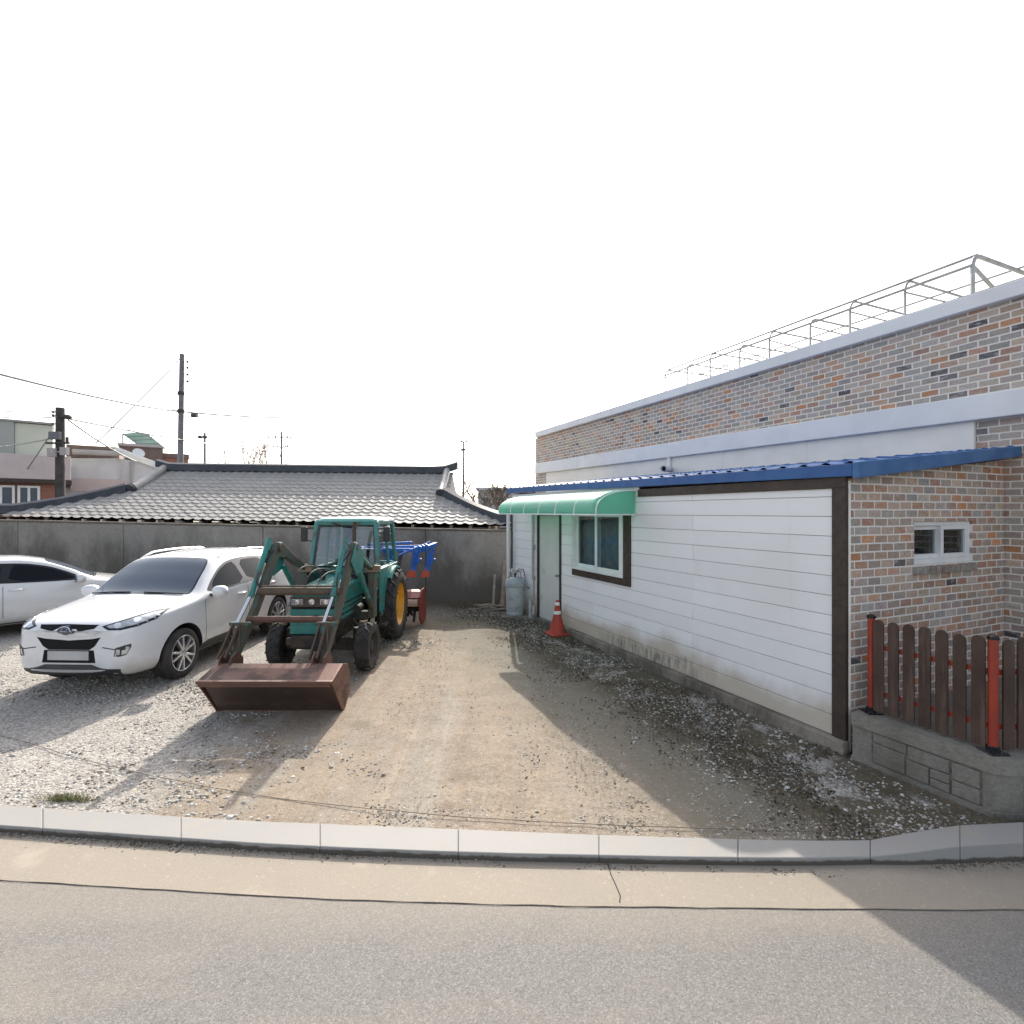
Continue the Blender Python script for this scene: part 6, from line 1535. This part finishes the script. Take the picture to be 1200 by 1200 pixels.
    m = MB(); m.box(-.40,-.18, T(0,9.60,0).y, T(0,9.66,0).y, 1.40, 2.05); m.build('cab_blind', mat('faded blue cloth', (.05,.12,.22), (.10,.18,.27), 6, rough=.9), t, bevel=.01)
    # bonnet fittings: black air intake, exhaust stack, wiper
    m = MB(); m.tube([T(-.17,7.95,1.22), T(-.17,7.95,1.36)], .042, 14); m.lathe([(.05,0),(.052,.05),(.03,.07),(0,.072)], T(-.17,7.95,1.34), V(0,0,1), 14); m.build('air_intake', M['black_plastic'], t, smooth=True)
    m = MB(); m.tube([T(.27,8.12,1.15), T(.27,8.12,1.60)], .050, 14); m.build('silencer', M['dark'], t, smooth=True)
    m = MB(); m.tube([T(.27,8.12,1.58), T(.27,8.12,2.02), T(.285,8.10,2.14)], .030, 12, cap=False); m.build('exhaust', M['rust_post'], t, smooth=True)
    m = MB(); m.tube([P(-1,.22,yt-.045,zt-.02), P(-1,.10,yt-.05,zt-.07)], .011, 6); m.tube([P(-1,.10,yt-.05,zt-.075), P(1,.16,yt-.05,zt-.09)], .007, 6); m.build('wiper', M['gloss_black'], t, smooth=True)
    # loader
    AX = .535
    piv = (8.20, 1.37); elb = (7.22, 1.83); tip = (6.02, .50)
    for sx in (-1, 1):
        x = sx*AX
        m = MB(); side = [(8.26,1.33),(8.22,1.42),(7.70,1.65),(7.30,1.87),(7.17,1.88),(7.08,1.77),(6.57,1.12),(5.99,.53),(6.055,.45),(6.66,1.03),(7.20,1.66),(7.45,1.64),(7.75,1.50)]
        m.prism([T(x-.034, y, z) for y, z in side], (.068,0,0)); ar = m.build('loader_arm', M['teal_rust'], t, bevel=.008)
        for py_, pz_ in ((7.22, 1.80), (8.18, 1.37)):
            m = MB(); m.tube([T(x-.06, py_, pz_), T(x+.06, py_, pz_)], .055, 12); m.build('pivot_pin', M['rust_post'], ar, smooth=True)
        # gusset plate at the knee
        m = MB(); m.prism([T(x+sx*.045, y, z) for y, z in ((7.55,1.72),(7.15,1.86),(6.95,1.62),(7.2,1.40),(7.5,1.48))], (sx*.012,0,0)); m.build('gusset', M['teal'], ar, bevel=.003)
        # tilt cylinder: barrel, rod, lever and links
        xo = x - sx*.0 - .065 if sx < 0 else x - .075
        top = T(xo, 7.12, 1.93); mid = T(xo, 6.62, 1.23); low = T(xo, 6.27, .93)
        m = MB(); m.tube([top, mid], .034, 14); m.lathe([(.041,-.02),(.041,.03)], mid, (mid-top), 14); tc = m.build('tilt_cylinder', M['teal'], t, smooth=True)
        m = MB(); m.tube([mid, low], .021, 12); m.build('rod', M['rod'], tc, smooth=True)
        m = MB(); m.bar(low+V(-.07,0,0), low+V(.15,.0,0), .055, .045); m.tube([low+V(-.09,0,0), low+V(.17,0,0)], .022, 10); m.build('lever_pin', M['teal_rust'], tc, bevel=.005)
        m = MB()
        for dx in (-.035, .045): m.bar(low+V(dx,0,0), T(xo+dx, 5.93, .60), .020, .07, h1=.05); m.bar(low+V(dx,0,0), T(xo+dx+.06, 6.10, .62), .018, .06)
        m.build('bucket_link', M['rust_post'], t, bevel=.004)
        # lift cylinder behind the knee
        m = MB(); m.tube([T(x+sx*0, 7.42, 1.50), T(x, 7.95, .98)], .038, 12); lc = m.build('lift_cylinder', M['teal'], t, smooth=True)
        m = MB(); m.tube([T(x, 7.95, .98), T(x, 8.12, .80)], .048, 12); m.build('cylinder_base', M['teal_rust'], lc, smooth=True)
        m = MB(); m.tube([T(x+.02*sx, 7.30, 1.74), T(x+.02*sx, 8.05, 1.44)], .024, 10); m.build('brace_pipe', M['teal_faded'], t, smooth=True)
        # mounting post down to the chassis
        m = MB(); m.prism([T(x-.05, y, z) for y, z in ((8.10,.62),(8.30,.62),(8.32,1.46),(8.14,1.46))], (.10,0,0)); m.bar(T(sx*.18,8.2,.66), T(x,8.2,.66), .14, .12); po = m.build('loader_post', M['teal_rust'], t, bevel=.008)
        m = MB(); m.bar(T(x-.09,8.16,1.40), T(x+.13,8.16,1.40), .12, .10); m.build('bracket', M['tan'], po, bevel=.006)
        # foot of the arm on the bucket
        m = MB()
        for dx in (-.075, .055): m.prism([T(x+dx, y, z) for y, z in ((5.86,.52),(6.16,.42),(6.16,.56),(6.02,.66),(5.90,.62))], (.02,0,0))
        m.build('bucket_lug', M['rust'], t, bevel=.004)
        # hoses
        for k in range(2):
            m = MB(); a = T(x-.03+.05*k, 7.05, 1.78); b = T(x+sx*-.05, 6.72, 1.27); c1 = T(x-.12-.06*k, 6.9, 1.55-.1*k); c2 = T(x-.02, 6.55, 1.38)
            m.tube([a*(1-u)**3+c1*3*u*(1-u)**2+c2*3*u*u*(1-u)+b*u**3 for u in [q/12 for q in range(13)]], .010, 6); m.build('hose', M['line'], t, smooth=True)
    for q in range(3):
        m = MB(); x0 = -.10+.16*q; a = T(x0, 6.70, 1.30); b = T(x0+.1, 8.1, 1.30); c1 = T(x0-.02, 6.9, 1.75-.1*q); c2 = T(x0+.08, 7.3, 1.5)
        m.tube([a*(1-u)**3+c1*3*u*(1-u)**2+c2*3*u*u*(1-u)+b*u**3 for u in [k/16 for k in range(17)]], .010, 6); m.build('hose', M['line'], t, smooth=True)
    m = MB(); m.tube([T(-AX,6.68,1.265), T(AX,6.68,1.265)], .052, 14); m.build('cross_bar', M['rust_post'], t, smooth=True)
    m = MB(); m.tube([T(-AX+.05,6.66,1.335), T(AX-.05,6.66,1.335)], .013, 8); m.build('hydraulic_pipe', M['teal_rust'], t, smooth=True)
    m = MB(); m.tube([T(-AX,6.42,.955), T(AX,6.42,.955)], .040, 14); m.build('cross_bar', M['rust'], t, smooth=True)
    # bucket: wedge rolled forward on its cutting edge
    BW = .715; bx = .09
    prof = [(5.535,.455),(5.90,.555),(6.08,.50),(6.17,.36),(6.14,.14),(5.98,.015),(5.90,.005)]
    k = MB(); th = .02
    out = [T(0,y,z) for y, z in prof]
    cx, cz = 5.93, .30
    rows = []
    for p in out:
        dy, dz = (p.y+OY-cx), p.z-cz; l = math.hypot(dy, dz); q = V(0, p.y-dy/l*th, p.z-dz/l*th); rows.append((p, q))
    for i in range(len(rows)-1):
        (a, a2), (b, b2) = rows[i], rows[i+1]
        vs = []
        for xx in (-BW+bx, BW+bx):
            for p in (a, b, b2, a2): vs.append(V(xx, p.y, p.z))
        k.add(vs, [(0,1,2,3),(7,6,5,4),(0,4,5,1),(1,5,6,2),(2,6,7,3),(3,7,4,0)])
    bk = k.build('bucket', M['bucket'], t, bevel=.004)
    f = MB(); f.prism([V(-BW+bx+.012, T(0,y,z).y, z) for y, z in ((5.575,.445),(5.905,.012),(5.93,.03),(5.61,.455))], (2*BW-.024,0,0)); f.build('front_plate', mat('dark bucket plate', (.075,.046,.034), (.05,.034,.027), 2.5, rough=.6, metal=.1, bump=.2, bs=40, c3=(.10,.06,.042), n3=3, t3=.58, s3=(1,1,2)), bk, bevel=.004)
    for sx in (-1, 1):
        s = MB(); s.prism([V(bx+sx*BW, T(0,y,z).y, z) for y, z in [(5.52,.462)]+prof[1:]], (sx*.018,0,0)); s.build('side_plate', M['bucket'], bk, bevel=.003)
    e = MB(); e.bar(V(-BW+bx-.02, T(0,5.545,0).y, .458), V(BW+bx+.02, T(0,5.545,0).y, .458), .06, .03); e.box(-BW+bx, BW+bx, T(0,5.53,0).y, T(0,5.545,0).y, .405, .455); e.build('lip', M['rust'], bk, bevel=.006)
    # side step and tool box under the cab door
    m = MB(); m.bar(T(.62,8.42,.44), T(.62,8.66,.44), .14, .03); m.bar(T(.60,8.45,.44), T(.60,8.45,.66), .02, .03); m.bar(T(.60,8.63,.44), T(.60,8.63,.66), .02, .03); m.build('step', M['dark'], t, bevel=.004)
    for sx in (-1, 1):
        m = MB(); m.lathe([(.045,0),(.06,.03),(.05,.06),(0,.065)], T(sx*.58,7.53,.64), V(0,0,1), 12); m.build('axle_cap', M['tan'], t, smooth=True)
    m = MB(); m.tube([T(.36,7.7,.7), T(.46,7.75,.55), T(.52,7.8,.40)], .025, 8); m.lathe([(.07,-.10),(.07,.10)], T(.36,8.0,.80), V(0,1,0), 12); m.build('filter', M['dark'], t, smooth=True)

def build_implements():
    # blue and red ridging plough carried high behind the cab
    p = thing('plough', 'blue plough frame with red shares raised behind the tractor cab', 'plough', V(-2.5, 10.9, 0)); o = V(-2.5, 10.9, 0)
    def q(x, y, z): return V(x, y, z)-o
    m = MB(); m.bar(q(-3.35,10.8,1.50), q(-1.86,10.8,1.50), .06, .07); m.bar(q(-3.3,11.15,1.52), q(-1.70,11.15,1.56), .055, .06)
    for x in (-3.25,-2.75,-2.25,-1.92): m.bar(q(x,10.7,1.47), q(x,11.25,1.50), .05, .05)
    m.bar(q(-1.86,10.8,1.53), q(-1.66,11.2,1.60), .08, .08); m.bar(q(-3.0,10.75,1.62), q(-2.1,10.75,1.66), .06, .05)
    m.build('frame', M['blue_paint'], p, bevel=.01)
    for k, x in enumerate((-3.2, -2.62, -2.08, -1.78)):
        m = MB(); m.bar(q(x,11.0,1.55), q(x-.10+.02*k,11.05,1.02), .06, .05, w1=.11, h1=.04); m.bar(q(x+.09,11.02,1.52), q(x-.02,11.05,1.08), .06, .04); m.bar(q(x+.13,10.98,1.30), q(x+.02,10.98,1.16), .12, .03); sh = m.build('shank', M['blue_paint'], p, bevel=.006)
        m = MB(); m.prism([q(x-.20,11.0,.90), q(x+.00,11.0,.90), q(x-.01,11.05,1.10), q(x-.06,11.05,1.17)], (0,.05,0)); m.build('share', M['red_orange'], sh, bevel=.006)
    m = MB(); m.tube([q(-2.3,10.4,1.42), q(-1.75,10.95,1.66)], .022, 8); m.build('top_link', M['blue_paint'], p, smooth=True)
    m = MB()
    for k in range(4): m.bar(q(-2.02+.07*k,10.74,1.44+.02*k), q(-1.98+.07*k,10.72,1.56+.02*k), .03, .10)
    m.build('clamp', M['blue_paint'], p, bevel=.005)
    m = MB(); m.bar(q(-2.35,10.2,.8), q(-2.35,10.9,1.46), .06, .08); m.bar(q(-3.2,10.2,.8), q(-3.2,10.9,1.46), .06, .08); m.build('lift_arm', M['dark'], p)
    # red rotary tiller resting behind the rear wheels
    r = thing('rotary_tiller', 'red rotary tiller with pale drum resting behind the tractor wheel', 'tiller', V(-2.6, 10.45, 0)); o2 = V(-2.6, 10.45, 0)
    def w(x, y, z): return V(x, y, z)-o2
    for x in (-3.35, -1.84):
        m = MB(); m.prism([w(x, y, z) for y, z in ((10.1,.62),(10.1,.20),(10.3,.04),(10.7,.04),(10.8,.22),(10.75,.60),(10.6,.74),(10.3,.74))], (.035,0,0)); m.build('side_plate', M['red'], r, bevel=.006)
    m = MB(); m.prism([w(-3.315, y, z) for y, z in ((10.12,.60),(10.3,.70),(10.6,.70),(10.74,.56),(10.72,.53),(10.58,.665),(10.31,.665),(10.15,.575))], (1.475,0,0)); m.build('hood', M['red'], r, bevel=.004)
    m = MB(); m.tube([w(-3.3,10.12,.50), w(-1.86,10.12,.50)], .075, 16); m.build('drum', mat('pale painted drum', (.58,.50,.42), (.42,.26,.19), 5, rough=.5), r, smooth=True)
    m = MB(); m.tube([w(-3.3,10.40,.33), w(-1.86,10.40,.33)], .05, 12)
    for k in range(13):
        x = -3.22+.10*k+.05
        for s in range(3):
            a = s*2.09+k*.7; m.bar(w(x,10.40,.33), w(x,10.40+.27*math.cos(a),.33+.27*math.sin(a)), .05, .014)
    m.build('tine_rotor', M['dark'], r)
    m = MB(); m.bar(w(-2.9,10.25,.70), w(-2.7,10.2,1.02), .06, .06); m.bar(w(-2.3,10.25,.70), w(-2.5,10.2,1.02), .06, .06); m.bar(w(-2.72,10.2,1.0), w(-2.48,10.2,1.0), .08, .06); m.build('headstock', M['red'], r, bevel=.005)
build_tractor(); build_implements()
